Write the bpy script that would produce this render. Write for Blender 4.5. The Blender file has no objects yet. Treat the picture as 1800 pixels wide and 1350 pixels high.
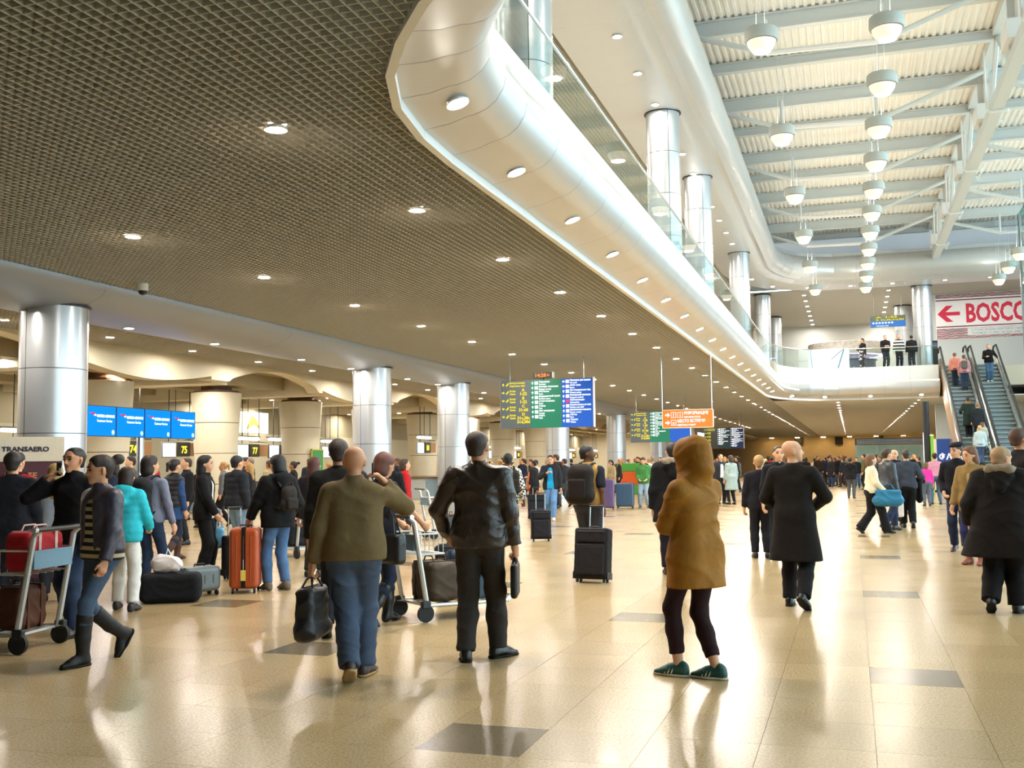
import bpy, bmesh, math, random
import numpy as np
from mathutils import Vector, Matrix
random.seed(7)
sc = bpy.context.scene
COL = sc.collection
PI = math.pi

# ---------------------------------------------------------------- camera, world, exposure
def make_camera():
    pitch, yaw, roll = .0760, -.3122, -.0122
    cy, sy = math.cos(yaw), math.sin(yaw)
    fw = Vector((sy*math.cos(pitch), cy*math.cos(pitch), math.sin(pitch)))
    rt = Vector((cy, -sy, 0)); up = rt.cross(fw)
    r2 = rt*math.cos(roll) + up*math.sin(roll)
    u2 = -rt*math.sin(roll) + up*math.cos(roll)
    cd = bpy.data.cameras.new('camera'); cd.sensor_width = 36; cd.lens = 36*1841/1800
    cd.clip_end = 500
    co = bpy.data.objects.new('camera', cd); COL.objects.link(co)
    m = Matrix.Identity(4)
    for i in range(3):
        m[i][0], m[i][1], m[i][2] = r2[i], u2[i], -fw[i]
    m[0][3], m[1][3], m[2][3] = 0, 0, 1.546
    co.matrix_world = m
    sc.camera = co
make_camera()
w = bpy.data.worlds.new('daylight'); sc.world = w; w.use_nodes = True
bg = w.node_tree.nodes['Background']; bg.inputs[0].default_value = (.74, .88, 1.0, 1); bg.inputs[1].default_value = 4.0
vs = sc.view_settings; vs.view_transform = 'Standard'; vs.look = 'None'; vs.gamma = 1; vs.use_curve_mapping = False
vs.exposure = 0.62
sc.cycles.max_bounces = 7; sc.cycles.glossy_bounces = 3; sc.cycles.caustics_reflective = False; sc.cycles.caustics_refractive = False
LAMP_DOWN = 800.0     # emission of the downlight lenses
LAMP_PENDANT = 150.0

# ---------------------------------------------------------------- materials
MATS = {}
def srgb(c):
    if isinstance(c, str):
        c = c.lstrip('#'); c = tuple(int(c[i:i+2], 16)/255 for i in (0, 2, 4))
    return tuple((v/12.92 if v <= .04045 else ((v+.055)/1.055)**2.4) for v in c)
def mat(name, col=None, rough=.6, metal=0., var=.12, scale=30., bump=0., bscale=None, spec=None, emit=None, estr=0., trans=0., sheen=0., coat=0., wrinkle=0.):
    """principled material with a little procedural colour noise and relief"""
    if name in MATS: return MATS[name]
    m = bpy.data.materials.new(name); m.use_nodes = True; MATS[name] = m
    nt = m.node_tree; N = nt.nodes; L = nt.links
    b = N['Principled BSDF']
    c = srgb(col)
    b.inputs['Roughness'].default_value = rough; b.inputs['Metallic'].default_value = metal
    b.inputs['Base Color'].default_value = (*c, 1)
    if spec is not None: b.inputs['Specular IOR Level'].default_value = spec
    if trans: b.inputs['Transmission Weight'].default_value = trans
    if sheen: b.inputs['Sheen Weight'].default_value = sheen
    if coat: b.inputs['Coat Weight'].default_value = coat
    if emit is not None:
        b.inputs['Emission Color'].default_value = (*srgb(emit), 1); b.inputs['Emission Strength'].default_value = estr
    if var or bump:
        tc = N.new('ShaderNodeTexCoord'); nz = N.new('ShaderNodeTexNoise')
        nz.inputs['Scale'].default_value = scale; nz.inputs['Detail'].default_value = 3
        L.new(tc.outputs['Object'], nz.inputs['Vector'])
        if var:
            mx = N.new('ShaderNodeMix'); mx.data_type = 'RGBA'
            mx.inputs[6].default_value = (*[v*(1-var) for v in c], 1); mx.inputs[7].default_value = (*[min(1, v*(1+var)) for v in c], 1)
            L.new(nz.outputs['Fac'], mx.inputs[0]); L.new(mx.outputs[2], b.inputs['Base Color'])
        if bump:
            bp = N.new('ShaderNodeBump'); bp.inputs['Strength'].default_value = bump; bp.inputs['Distance'].default_value = .01
            if bscale:
                n2 = N.new('ShaderNodeTexNoise'); n2.inputs['Scale'].default_value = bscale; n2.inputs['Detail'].default_value = 4
                L.new(tc.outputs['Object'], n2.inputs['Vector']); L.new(n2.outputs['Fac'], bp.inputs['Height'])
            else: L.new(nz.outputs['Fac'], bp.inputs['Height'])
            if wrinkle:      # broad creases under the fine weave
                n3 = N.new('ShaderNodeTexNoise'); n3.inputs['Scale'].default_value = 7; n3.inputs['Detail'].default_value = 1; n3.inputs['Distortion'].default_value = .9
                b3 = N.new('ShaderNodeBump'); b3.inputs['Strength'].default_value = wrinkle; b3.inputs['Distance'].default_value = .035
                L.new(tc.outputs['Object'], n3.inputs['Vector']); L.new(n3.outputs['Fac'], b3.inputs['Height']); L.new(b3.outputs['Normal'], bp.inputs['Normal'])
            L.new(bp.outputs['Normal'], b.inputs['Normal'])
    return m
def cloth(c, rough=.85, var=.2): return mat('cloth_%s_%02d' % (c.lstrip('#'), int(rough*100)), c, rough, var=var, scale=9, bump=.25, bscale=90, spec=.25 if rough > .6 else .5, wrinkle=.30 if rough > .62 else 0.)
def denim(c, fade=.45):
    return mat('denim_'+c.lstrip('#'), c, .85, var=fade, scale=5, bump=.3, bscale=120, spec=.2, wrinkle=.4)
def emis(name, col, s):
    if name in MATS: return MATS[name]
    m = bpy.data.materials.new(name); m.use_nodes = True; MATS[name] = m
    nt = m.node_tree; nt.nodes.remove(nt.nodes['Principled BSDF'])
    e = nt.nodes.new('ShaderNodeEmission'); e.inputs[0].default_value = (*srgb(col), 1); e.inputs[1].default_value = s
    nt.links.new(e.outputs[0], nt.nodes['Material Output'].inputs[0]); return m
def tile_mat(name, c1, c2, rough):
    m = bpy.data.materials.new(name); m.use_nodes = True; MATS[name] = m
    nt = m.node_tree; N = nt.nodes; L = nt.links; b = N['Principled BSDF']
    geo = N.new('ShaderNodeNewGeometry'); oi = N.new('ShaderNodeObjectInfo')
    nz = N.new('ShaderNodeTexNoise'); nz.inputs['Scale'].default_value = 60; nz.inputs['Detail'].default_value = 5; nz.inputs['Roughness'].default_value = .8
    L.new(geo.outputs['Position'], nz.inputs['Vector'])
    rp = N.new('ShaderNodeMapRange'); rp.inputs[1].default_value = .36; rp.inputs[2].default_value = .64
    L.new(nz.outputs['Fac'], rp.inputs[0])
    mx = N.new('ShaderNodeMix'); mx.data_type = 'RGBA'
    mx.inputs[6].default_value = (*srgb(c1), 1); mx.inputs[7].default_value = (*srgb(c2), 1); L.new(rp.outputs[0], mx.inputs[0])
    ad = N.new('ShaderNodeMath'); ad.operation = 'ADD'; L.new(geo.outputs['Random Per Island'], ad.inputs[0]); L.new(oi.outputs['Random'], ad.inputs[1])
    fr = N.new('ShaderNodeMath'); fr.operation = 'FRACT'; L.new(ad.outputs[0], fr.inputs[0])
    mr = N.new('ShaderNodeMapRange'); mr.inputs[3].default_value = .93; mr.inputs[4].default_value = 1.05; L.new(fr.outputs[0], mr.inputs[0])
    hs = N.new('ShaderNodeHueSaturation'); L.new(mr.outputs[0], hs.inputs['Value']); L.new(mx.outputs[2], hs.inputs['Color'])
    L.new(hs.outputs[0], b.inputs['Base Color'])
    n2 = N.new('ShaderNodeTexNoise'); n2.inputs['Scale'].default_value = 1.3; L.new(geo.outputs['Position'], n2.inputs['Vector'])
    m2 = N.new('ShaderNodeMapRange'); m2.inputs[3].default_value = rough-.05; m2.inputs[4].default_value = rough+.08; L.new(n2.outputs['Fac'], m2.inputs[0])
    L.new(m2.outputs[0], b.inputs['Roughness']); b.inputs['Specular IOR Level'].default_value = .36
    return m
def glass_mat(name, tint=(.9, .97, .96), amount=.9):
    m = bpy.data.materials.new(name); m.use_nodes = True; MATS[name] = m
    nt = m.node_tree; N = nt.nodes; L = nt.links; N.remove(N['Principled BSDF'])
    t = N.new('ShaderNodeBsdfTransparent'); t.inputs[0].default_value = (*tint, 1)
    g = N.new('ShaderNodeBsdfGlossy'); g.inputs['Roughness'].default_value = .02
    f = N.new('ShaderNodeFresnel'); f.inputs[0].default_value = 1.5
    gm = N.new('ShaderNodeNewGeometry'); iv = N.new('ShaderNodeMath'); iv.operation = 'SUBTRACT'; iv.inputs[0].default_value = 1; L.new(gm.outputs['Backfacing'], iv.inputs[1])
    mu = N.new('ShaderNodeMath'); mu.operation = 'MULTIPLY'; L.new(f.outputs[0], mu.inputs[0]); L.new(iv.outputs[0], mu.inputs[1])     # only the outer faces of a pane mirror
    x = N.new('ShaderNodeMixShader'); L.new(mu.outputs[0], x.inputs[0]); L.new(t.outputs[0], x.inputs[1]); L.new(g.outputs[0], x.inputs[2])
    L.new(x.outputs[0], N['Material Output'].inputs[0]); return m
M = dict(
    grout=mat('grout', '#6e6350', .8),
    tile=tile_mat('granite_tile', '#937c56', '#c6af86', .215), dark_tile=tile_mat('dark_granite_tile', '#62573f', '#7d7058', .2),
    grille=mat('grille_metal', '#c4c3bb', .5, var=.05), grille_up=mat('upper_grille_metal', '#c6c3b4', .5, var=.05),
    plenum=mat('plenum', '#665e54', .9), 
    clad=mat('cladding_silver', '#c9cbcc', .32, .35, var=.03, scale=3), soffit=mat('soffit_panel', '#bdb9b2', .35, .25, var=.03, scale=3),
    bulk=mat('bulkhead_silver', '#8f98a4', .36, .3, var=.04, scale=2), steelcol=mat('column_steel', '#c4c8cd', .30, .6, var=.03, scale=4),
    white=mat('white_paint', '#e8e9e8', .5, var=.03), fascia=mat('white_fascia', '#eceeee', .4, var=.03, scale=2), steelwhite=mat('white_steel', '#d5dbdc', .45, var=.04),
    roof=mat('roof_sheet_white', '#f4f4f0', .5, var=.04, scale=4),
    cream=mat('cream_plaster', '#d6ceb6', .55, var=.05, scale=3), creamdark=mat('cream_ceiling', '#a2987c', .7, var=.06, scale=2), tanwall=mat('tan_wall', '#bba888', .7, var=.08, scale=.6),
    black=mat('black_plastic', '#141416', .45, var=.1), dark=mat('dark_metal', '#2b2c30', .4, .5), chrome=mat('chrome', '#d0d3d6', .18, .9, var=.03),
    rubber=mat('rubber', '#101011', .7), grey=mat('grey_paint', '#84898c', .5), lens=emis('lamp_lens', '#fff5e8', LAMP_DOWN), ring=mat('lamp_ring', '#e6e2d8', .4),
    tube=emis('fluorescent_tube', '#fff4e0', 9.), pend=emis('pendant_bowl', '#fff1dc', LAMP_PENDANT), glass=glass_mat('clear_glass'), wood=mat('wood_brown', '#6a4a30', .5),
    wallgrey=mat('wall_grey', '#c9ccca', .7, var=.04), carpet=mat('mezzanine_floor', '#b7ad99', .4))

# ---------------------------------------------------------------- mesh helpers
class MB:
    def __init__(s): s.v = []; s.f = []
    def add(s, vs, fs):
        n = len(s.v); s.v += [tuple(v) for v in vs]; s.f += [tuple(i+n for i in f) for f in fs]; return s
    def box(s, x0, x1, y0, y1, z0, z1):
        return s.add([(x0,y0,z0),(x1,y0,z0),(x1,y1,z0),(x0,y1,z0),(x0,y0,z1),(x1,y0,z1),(x1,y1,z1),(x0,y1,z1)],
                     [(0,3,2,1),(4,5,6,7),(0,1,5,4),(1,2,6,5),(2,3,7,6),(3,0,4,7)])
    def tube(s, pts, r, n=8, caps=True, r2=None):
        pts = [Vector(p) for p in pts]; k = len(pts); vs = []; fs = []
        u = None
        for i, p in enumerate(pts):
            t = (pts[min(i+1, k-1)] - pts[max(i-1, 0)]).normalized()
            if u is None:
                u = t.cross(Vector((0, 0, 1)))
                if u.length < .1: u = t.cross(Vector((1, 0, 0)))
            else: u = u - t*u.dot(t)
            u.normalize(); w_ = t.cross(u)
            rr = r if r2 is None else r + (r2-r)*i/(k-1)
            for j in range(n):
                a = 2*PI*j/n; vs.append(p + u*math.cos(a)*rr + w_*math.sin(a)*rr)
        for i in range(k-1):
            for j in range(n):
                a, b = i*n+j, i*n+(j+1) % n; fs.append((a, b, b+n, a+n))
        if caps: fs.append(tuple(range(n))[::-1]); fs.append(tuple((k-1)*n+j for j in range(n)))
        return s.add(vs, fs)
    def lathe(s, prof, n=24, c=(0, 0, 0), a0=0, a1=2*PI):
        full = abs(a1-a0-2*PI) < 1e-6; m = n if full else n+1; vs = []; fs = []
        for r, z in prof:
            for j in range(m):
                a = a0+(a1-a0)*j/n; vs.append((c[0]+r*math.cos(a), c[1]+r*math.sin(a), c[2]+z))
        for i in range(len(prof)-1):
            for j in range(n):
                a, b = i*m+j, i*m+(j+1) % m; fs.append((a, b, b+m, a+m))
        return s.add(vs, fs)
    def prism(s, poly, axis, a, b):
        """polygon (2-D) pulled along an axis ('x','y','z') from a to b"""
        def P(q, t): return (t, q[0], q[1]) if axis == 'x' else (q[0], t, q[1]) if axis == 'y' else (q[0], q[1], t)
        n = len(poly); vs = [P(q, a) for q in poly] + [P(q, b) for q in poly]
        fs = [tuple(range(n))[::-1], tuple(range(n, 2*n))] + [(i, (i+1) % n, n+(i+1) % n, n+i) for i in range(n)]
        return s.add(vs, fs)
    def mesh(s, name, smooth=False):
        me = bpy.data.meshes.new(name); me.from_pydata(s.v, [], s.f)
        bm = bmesh.new(); bm.from_mesh(me); bmesh.ops.recalc_face_normals(bm, faces=bm.faces); bm.to_mesh(me); bm.free()
        if smooth: smooth_mesh(me)
        return me
    def build(s, name, m, parent=None, smooth=False, bevel=0, loc=None):
        me = s.mesh(name, smooth)
        return obj(name, me, m, parent, bevel=bevel, loc=loc)
def smooth_mesh(me, ang=35):
    me.polygons.foreach_set('use_smooth', np.ones(len(me.polygons), bool))
    try: me.set_sharp_from_angle(angle=math.radians(ang))
    except Exception: pass
def obj(name, me, m=None, parent=None, bevel=0, loc=None, rz=None):
    if m is not None and not me.materials: me.materials.append(m)
    o = bpy.data.objects.new(name, me); COL.objects.link(o)
    if parent is not None: o.parent = parent
    if loc is not None: o.location = loc
    if rz is not None: o.rotation_euler = (0, 0, rz)
    if bevel:
        b = o.modifiers.new('bevel', 'BEVEL'); b.width = bevel; b.segments = 2; b.limit_method = 'ANGLE'
    return o
def tag(o, label=None, cat=None, group=None, kind=None):
    if label: o['label'] = label
    if cat: o['category'] = cat
    if group: o['group'] = group
    if kind: o['kind'] = kind
    return o
def thing(name, label, cat, loc=(0, 0, 0), rz=0, group=None):
    o = bpy.data.objects.new(name, None); COL.objects.link(o); o.empty_display_size = .1
    o.location = loc; o.rotation_euler = (0, 0, rz)
    return tag(o, label, cat, group)
def struct(name, label, loc=(0, 0, 0)):
    o = bpy.data.objects.new(name, None); COL.objects.link(o); o.location = loc
    o['kind'] = 'structure'; o['label'] = label; return o
def dup(root, loc=None, rz=None, label=None, group=None):
    r = root.copy(); COL.objects.link(r)
    if loc is not None: r.location = loc
    if rz is not None: r.rotation_euler = (0, 0, rz)
    if label: r['label'] = label
    if group: r['group'] = group
    for ch in root.children:
        c = ch.copy(); COL.objects.link(c); c.parent = r
        for g in ch.children:
            d = g.copy(); COL.objects.link(d); d.parent = c
    return r
def text_mesh(txt, size, depth=.002, align='LEFT', bold=0.):
    cu = bpy.data.curves.new('lettering', 'FONT'); cu.body = txt; cu.size = size; cu.extrude = depth; cu.align_x = align; cu.offset = bold; cu.resolution_u = 2
    o = bpy.data.objects.new('lettering', cu)
    me = bpy.data.meshes.new_from_object(o)
    bpy.data.objects.remove(o); bpy.data.curves.remove(cu); return me
def text(txt, size, m, parent, loc, rot=(PI/2, 0, 0), align='LEFT', bold=0., name='lettering', width=None, maxw=None):
    me = text_mesh(txt, size, .002, align, bold)
    o = obj(name, me, m, parent); o.location = loc; o.rotation_euler = rot
    if width and me.vertices:
        xs = [v.co.x for v in me.vertices]; wd = max(xs)-min(xs); o.scale = (width/wd, 1, 1)
    elif maxw and me.vertices:
        xs = [v.co.x for v in me.vertices]; wd = max(xs)-min(xs); o.scale = (min(1, maxw/wd), 1, 1)
    return o
# ---------------------------------------------------------------- floor
TS = .6; OX, OY = .0686, 7.795            # tile size and the grid's origin
flo = struct('floor', 'polished beige granite floor with single dark grey tiles')
MB().box(-34, 16, -10, 142, -.12, -.004).build('floor_bed', M['grout'], flo)
def is_dark(i, j): return (i % 8 == 0 and j % 8 == 0) or ((i+4) % 8 == 0 and (j+4) % 8 == 0)
tb = MB().box(.0012, TS-.0012, .0012, TS-.0012, -.012, 0).mesh('tile'); tb.materials.append(M['tile'])
td = MB().box(.0012, TS-.0012, .0012, TS-.0012, -.012, 0).mesh('dark_tile'); td.materials.append(M['dark_tile'])
rest = MB(); restd = MB(); near = []
for j in range(-26, 58):
    for i in range(-56, 27):
        x, y = OX+i*TS, OY+j*TS
        vis = y > 4.6 and abs(math.atan2(x+.3, y+.3)+.3122) < .48
        near.append((0 if (vis and is_dark(i, j)) else 1, 1-vis, y+abs(x+2.2)*.25, x, y, i, j))
near.sort()
for k, (_, _, _, x, y, i, j) in enumerate(near):
    if k < 290: obj('tile', td if is_dark(i, j) else tb, None, flo, loc=(x, y, 0))
    else: (restd if is_dark(i, j) else rest).add([(x+.0012,y+.0012,0),(x+TS-.0012,y+.0012,0),(x+TS-.0012,y+TS-.0012,0),(x+.0012,y+TS-.0012,0)], [(0,1,2,3)])
tag(rest.build('tile_field', M['tile'], flo), kind='stuff')
yf = OY+58*TS
tag(MB().box(-34, 16, yf, 142, -.01, 0).build('far_floor', M['tile'], flo), kind='stuff')
if restd.v: tag(restd.build('dark_tile_field', M['dark_tile'], flo), kind='stuff')

# ---------------------------------------------------------------- plan of the void's edge and sweeping along it
PATH = [(16,2.6),(6,2.8),(2.4,3.2),(.4,3.9),(-.9,4.65),(-1.9,5.45),(-2.6,6.19),(-3.0,6.72),(-3.34,7.29),(-3.6,8.0),(-3.74,8.85),(-3.78,9.7)]
yy = 9.7
while yy < 49.5: yy += 1.2; PATH.append((-3.78, yy))
PATH += [(-3.72,51.3),(-3.5,52.6),(-3.1,53.9),(-2.5,54.9),(-1.7,55.6),(-.7,56.0),(.5,56.1),(1.7,56.1),(2.9,56.1),(4.25,56.1)]
def path_frames(P):
    out = []
    for i, p in enumerate(P):
        a = Vector(P[max(i-1, 0)]); b = Vector(P[min(i+1, len(P)-1)]); c = Vector(p)
        d1 = (c-a).normalized() if i else (b-c).normalized(); d2 = (b-c).normalized() if i < len(P)-1 else d1
        n1 = Vector((d1.y, -d1.x)); n2 = Vector((d2.y, -d2.x)); n = (n1+n2).normalized()
        out.append((c, -n*-1, 1/max(.5, n.dot(n1))))
    return out
# running from the near right end, round the near corner and up the hall, the void lies on the right-hand side
FR = path_frames(PATH)
def at(i, o, z):
    c, n, k = FR[i]; q = c + n*o*k; return (q.x, q.y, z)
def sweep_piece(prof, i0, i1, gap=0.):
    """one cladding piece between two stations; a small gap at its ends shows the joint"""
    mb = MB(); A = [Vector(at(i0, o, z)) for o, z in prof]; B = [Vector(at(i1, o, z)) for o, z in prof]
    vs = []
    for a, b in zip(A, B):
        d = (b-a); l = d.length; d = d/l if l else d
        vs += [a+d*gap, b-d*gap]
    n = len(prof); return mb.add(vs, [(2*i, 2*i+1, 2*i+3, 2*i+2) for i in range(n-1)])
def arc(co, cz, r, a0, a1, n):
    return [(co+r*math.cos(math.radians(a0+(a1-a0)*i/n)), cz+r*math.sin(math.radians(a0+(a1-a0)*i/n))) for i in range(n+1)]
NP = len(PATH)
mez = struct('mezzanine', 'mezzanine slab edge clad in silver curved panels with white fascia above')
lip = [(-.02, 4.66), (-.02, 4.57), (.055, 4.57), (.055, 4.68)]
nose = [(.055, 4.66), (.30, 4.70), (.48, 4.76)] + arc(.46, 5.14, .38, -80, 90, 9) + [(.30, 5.52)]
for i in range(NP-1):
    o = sweep_piece(lip, i, i+1, .001).build('edge_strip', M['fascia'], mez)
    o = sweep_piece(nose, i, i+1, .004).build('nose_panel', M['clad'], mez, smooth=True)
    o = sweep_piece([(.30, 5.5), (.30, 6.2), (.02, 6.2)], i, i+1, .003).build('fascia_panel', M['fascia'], mez)
# backing behind the joints and the end cap of the nose by the escalator
for i in range(NP-1):
    pass
bk = MB()
for i in range(NP-1): q = sweep_piece([(.06, 4.69), (.30, 4.72), (.47, 4.78)] + arc(.46, 5.14, .36, -80, 90, 6) + [(.28, 5.50), (.28, 6.18)], i, i+1); bk.add(q.v, q.f)
bk.build('nose_backing', M['grey'], mez)
cap = [at(NP-1, o, z) for o, z in nose] + [at(NP-1, .0, 5.52), at(NP-1, .0, 4.66)]
MB().add(cap, [tuple(range(len(cap)))]).build('nose_end_cap', M['grey'], mez)
# the slab itself, as one plate around the void (top 6.2, underside hidden by the ceilings)
sl = MB()
sl.box(-13.9, -3.55, 9.7, 50, 5.2, 6.19); sl.box(-13.9, 4.5, 56.3, 74, 5.2, 6.19); sl.box(-13.9, -3.3, 50, 56.3, 5.2, 6.19); sl.box(-13.9, 16, -10, 2.4, 5.2, 6.19); sl.box(-13.9, -3.6, 2.4, 9.7, 5.2, 6.19)
sl.box(4.5, 16, 57.6, 74, 5.2, 6.19)
sl.build('mezzanine_floor', M['carpet'], mez)

# ---------------------------------------------------------------- lower ceiling: open-cell grille with real bars
def xedge(y):      # x of the void edge at y (near corner)
    if y >= 9.7: return -3.8
    pts = sorted([(q[1], q[0]) for q in PATH[:12]])
    if y <= pts[0][0]: return 6.
    for a, b in zip(pts, pts[1:]):
        if a[0] <= y <= b[0]: return b[1]+(a[1]-b[1])*(b[0]-y)/(b[0]-a[0])-.03
    return -3.8
cei = struct('ceiling', 'brown-grey open-cell metal grille ceiling under the mezzanine')
G = .1; ZC = 4.6; BH = .05
lat = MB(); n_sep = 0
x = -11.7
while x < -3.85:
    MB().box(x-.004, x+.004, -2, 142, ZC, ZC+BH).build('grille_bar', M['grille'], cei); x += G; n_sep += 1
while x < 2:
    ys = [q for q in np.arange(-2, 9.7, .1) if xedge(q) > x]
    if ys: lat.box(x-.004, x+.004, -2, max(ys), ZC, ZC+BH)
    x += G
y = 3.0; cross_me = MB().box(-11.7, -3.82, -.004, .004, ZC+.001, ZC+BH).mesh('grille_bar'); cross_me.materials.append(M['grille'])
while y < 142:
    if 9.7 < y and n_sep < 290: obj('grille_bar', cross_me, None, cei, loc=(0, y, 0)); n_sep += 1
    else: lat.box(-11.7, xedge(y), y-.004, y+.004, ZC+.001, ZC+BH)
    y += G
tag(lat.build('grille_lattice', M['grille'], cei), kind='stuff')
MB().box(-11.7, -3.5, -10, 142, 5.0, 5.05).box(-3.5, 4, -10, 2.2, 5.0, 5.05).build('plenum_panel', M['plenum'], cei)
# far part of the same ceiling, beyond the void: cells too fine to see
MB().box(-3.8, 16, 56.12, 142, ZC, ZC+.05).build('far_grille', mat('far_grille_metal', '#c2c4c2', .6, var=.1, scale=12), cei)
# second strip of grille behind the bulkhead
l2 = MB(); x = -17.3
while x < -13.9: l2.box(x-.004, x+.004, 8, 90, ZC, ZC+BH); x += G
y = 8
while y < 90: l2.box(-17.3, -13.9, y-.004, y+.004, ZC+.001, ZC+BH); y += G
tag(l2.build('rear_grille_lattice', M['grille'], cei), kind='stuff')
MB().box(-17.3, -13.8, -10, 142, 5.0, 5.05).build('plenum_panel', M['plenum'], cei)

# bulkhead over the column row: a silver beam with a round belly
bul = struct('ceiling_bulkhead', 'long silver rounded bulkhead carrying downlights above the column row')
bp_ = [(-11.68, 4.66)] + [(-11.68-1.25*(1-math.cos(t*PI/2)), 4.6-.42*math.sin(t*PI/2)) for t in (0, .1, .2, .3, .4, .5, .6, .7, .8, .9, 1)] + [(-13.3, 4.20), (-13.65, 4.28), (-13.84, 4.42), (-13.9, 4.64)]
ybs = [-6, 2, 8.2] + [8.2+6.15*k for k in range(1, 9)] + [70, 90, 115, 142]
for a, b in zip(ybs, ybs[1:]):
    n = len(bp_); MB().add([(p[0], a+.004, p[1]) for p in bp_]+[(p[0], b-.004, p[1]) for p in bp_], [(i, i+1, n+i+1, n+i) for i in range(n-1)]).build('bulkhead_panel', M['bulk'], bul, smooth=True)

# ---------------------------------------------------------------- upper ceiling above the mezzanine
upc = struct('upper_ceiling', 'upper mezzanine ceiling with broad white rounded soffit edge')
unose = [(-1.92, 10.66), (-1.9, 10.58), (-.25, 10.56), (-.05, 10.60), (.10, 10.72), (.16, 10.74)] + arc(.10, 11.32, .64, -72, 60, 9) + [(.30, 11.95), (.30, 12.1)]
st = list(range(0, 12, 2)) + list(range(11, NP-1, 3)) + [NP-1]
st = sorted(set(st))
for a, b in zip(st, st[1:]):
    if a >= 11 and b < NP-12: prs = [(a, b)]
    else: prs = [(k, k+1) for k in range(a, b)]
    for p, q in prs: sweep_piece(unose, p, q, .003).build('soffit_panel', M['clad'], upc, smooth=True)
# the far edge goes on to the right above the escalators
n = len(unose); e = PATH[-1]
MB().add([(4.25, 56.1-o, z) for o, z in unose]+[(16, 56.1-o, z) for o, z in unose], [(i, i+1, n+i+1, n+i) for i in range(n-1)]).build('soffit_panel', M['clad'], upc, smooth=True)
l3 = MB(); x = -12.4
while x < -5.72: l3.box(x-.005, x+.005, 6, 58, 10.62, 10.67); x += G
y = 6
while y < 58: l3.box(-12.4, -5.71, y-.005, y+.005, 10.621, 10.67); y += G
tag(l3.build('upper_grille_lattice', M['grille_up'], upc), kind='stuff')
MB().box(-13.9, -5.6, -10, 58, 10.95, 11).build('plenum_panel', mat('upper_plenum', '#a09c90', .9), upc)
MB().box(-13.9, 16, 58.0, 76, 10.64, 10.7).build('far_grille', mat('upper_far_grille', '#a8a69a', .6, var=.1, scale=12), upc)
MB().box(-5.8, 16, -10, 2.3, 10.6, 10.7).build('near_soffit', M['clad'], upc)

# ---------------------------------------------------------------- atrium roof: corrugated sheets on cross beams
roof = struct('atrium_roof', 'white corrugated roof deck on white cross beams above the hall')
BY = [2.2+3.25*k for k in range(0, 18)]
def corr(x0, x1, y0, y1, z, pitch=.2, h=.06):
    pts = []; x = x0
    while x < x1: pts += [(x, z), (x+pitch*.4, z), (x+pitch*.5, z+h), (x+pitch*.9, z+h)]; x += pitch
    pts.append((x, z)); n = len(pts)
    return MB().add([(p[0], y0, p[1]) for p in pts]+[(p[0], y1, p[1]) for p in pts], [(i, i+1, n+i+1, n+i) for i in range(n-1)])
for a, b in zip(BY, BY[1:]):
    corr(-6, 4.2, a, b, 13.55).build('roof_sheet', M['roof'], roof); corr(4.4, 16, a, b, 13.55).build('roof_sheet', M['roof'], roof)
def ibeam(x0, x1, y, z0, z1, w_):
    return MB().box(x0, x1, y-.012, y+.012, z0+.03, z1).box(x0, x1, y-w_/2, y+w_/2, z0, z0+.035).box(x0, x1, y-w_/2, y+w_/2, z1-.03, z1)
for k, y in enumerate(BY):
    big = k % 2 == 0
    o = ibeam(-6, 4.2, y, 13.08 if big else 13.24, 13.54, .22).build('roof_beam', M['steelwhite'], roof)
    o = ibeam(4.4, 16, y, 13.08 if big else 13.24, 13.54, .22).build('roof_beam', M['steelwhite'], roof)
MB().box(-6.2, 16, 59.4, 59.5, 11.0, 14).box(-6.2, -6.1, 2, 59.5, 11.0, 14).build('roof_upstand', M['white'], roof)
MB().box(-6.2, 16, -10, 2.3, 13.6, 13.7).build('roof_edge', M['white'], roof)
# king-post trusses under every second beam
TRY = [14.3, 20.8, 27.3, 33.8, 40.3, 46.8, 53.3]
trs = []
for y in TRY:
    t = thing('roof_truss', 'white trapezoid tie truss hanging under the roof beams', 'truss', (0, y, 0), group='tie trusses under the atrium roof'); trs.append(t)
    def bar(a, b, r=.075): return MB().tube([a, b], r, 6)
    bar((-3.6, 0, 12.8), (-1.75, 0, 12.12)).build('tie_bar', M['steelwhite'], t); bar((-1.75, 0, 12.12), (1.1, 0, 12.05)).build('tie_bar', M['white'], t); bar((1.1, 0, 12.05), (4.2, 0, 13.2)).build('tie_bar', M['steelwhite'], t)
    bar((-1.75, 0, 12.12), (-1.75, 0, 13.0), .055).build('post', M['steelwhite'], t); bar((1.1, 0, 12.05), (1.1, 0, 13.0), .055).build('post', M['steelwhite'], t)
    bar((4.4, 0, 12.9), (7.0, 0, 12.1)).build('tie_bar', M['steelwhite'], t); bar((7.0, 0, 12.1), (10, 0, 12.1)).build('tie_bar', M['steelwhite'], t); bar((7.0, 0, 12.1), (7.0, 0, 13.0), .055).build('post', M['steelwhite'], t)
for t, s in zip(trs, ['nearest of the row', 'second of the row', 'third of the row', 'fourth of the row', 'fifth of the row', 'sixth of the row', 'last, by the far soffit']): t['label'] = 'white trapezoid tie truss under the atrium roof, ' + s
gd = thing('roof_girder', 'deep white plate girder running the length of the atrium roof', 'girder', (4.3, 0, 0))
MB().box(-.16, .16, 3, 57.5, 11.45, 11.75).build('bottom_chord', M['steelwhite'], gd)
MB().box(-.14, .14, 3, 57.5, 13.35, 13.54).build('top_chord', M['steelwhite'], gd)
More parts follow.
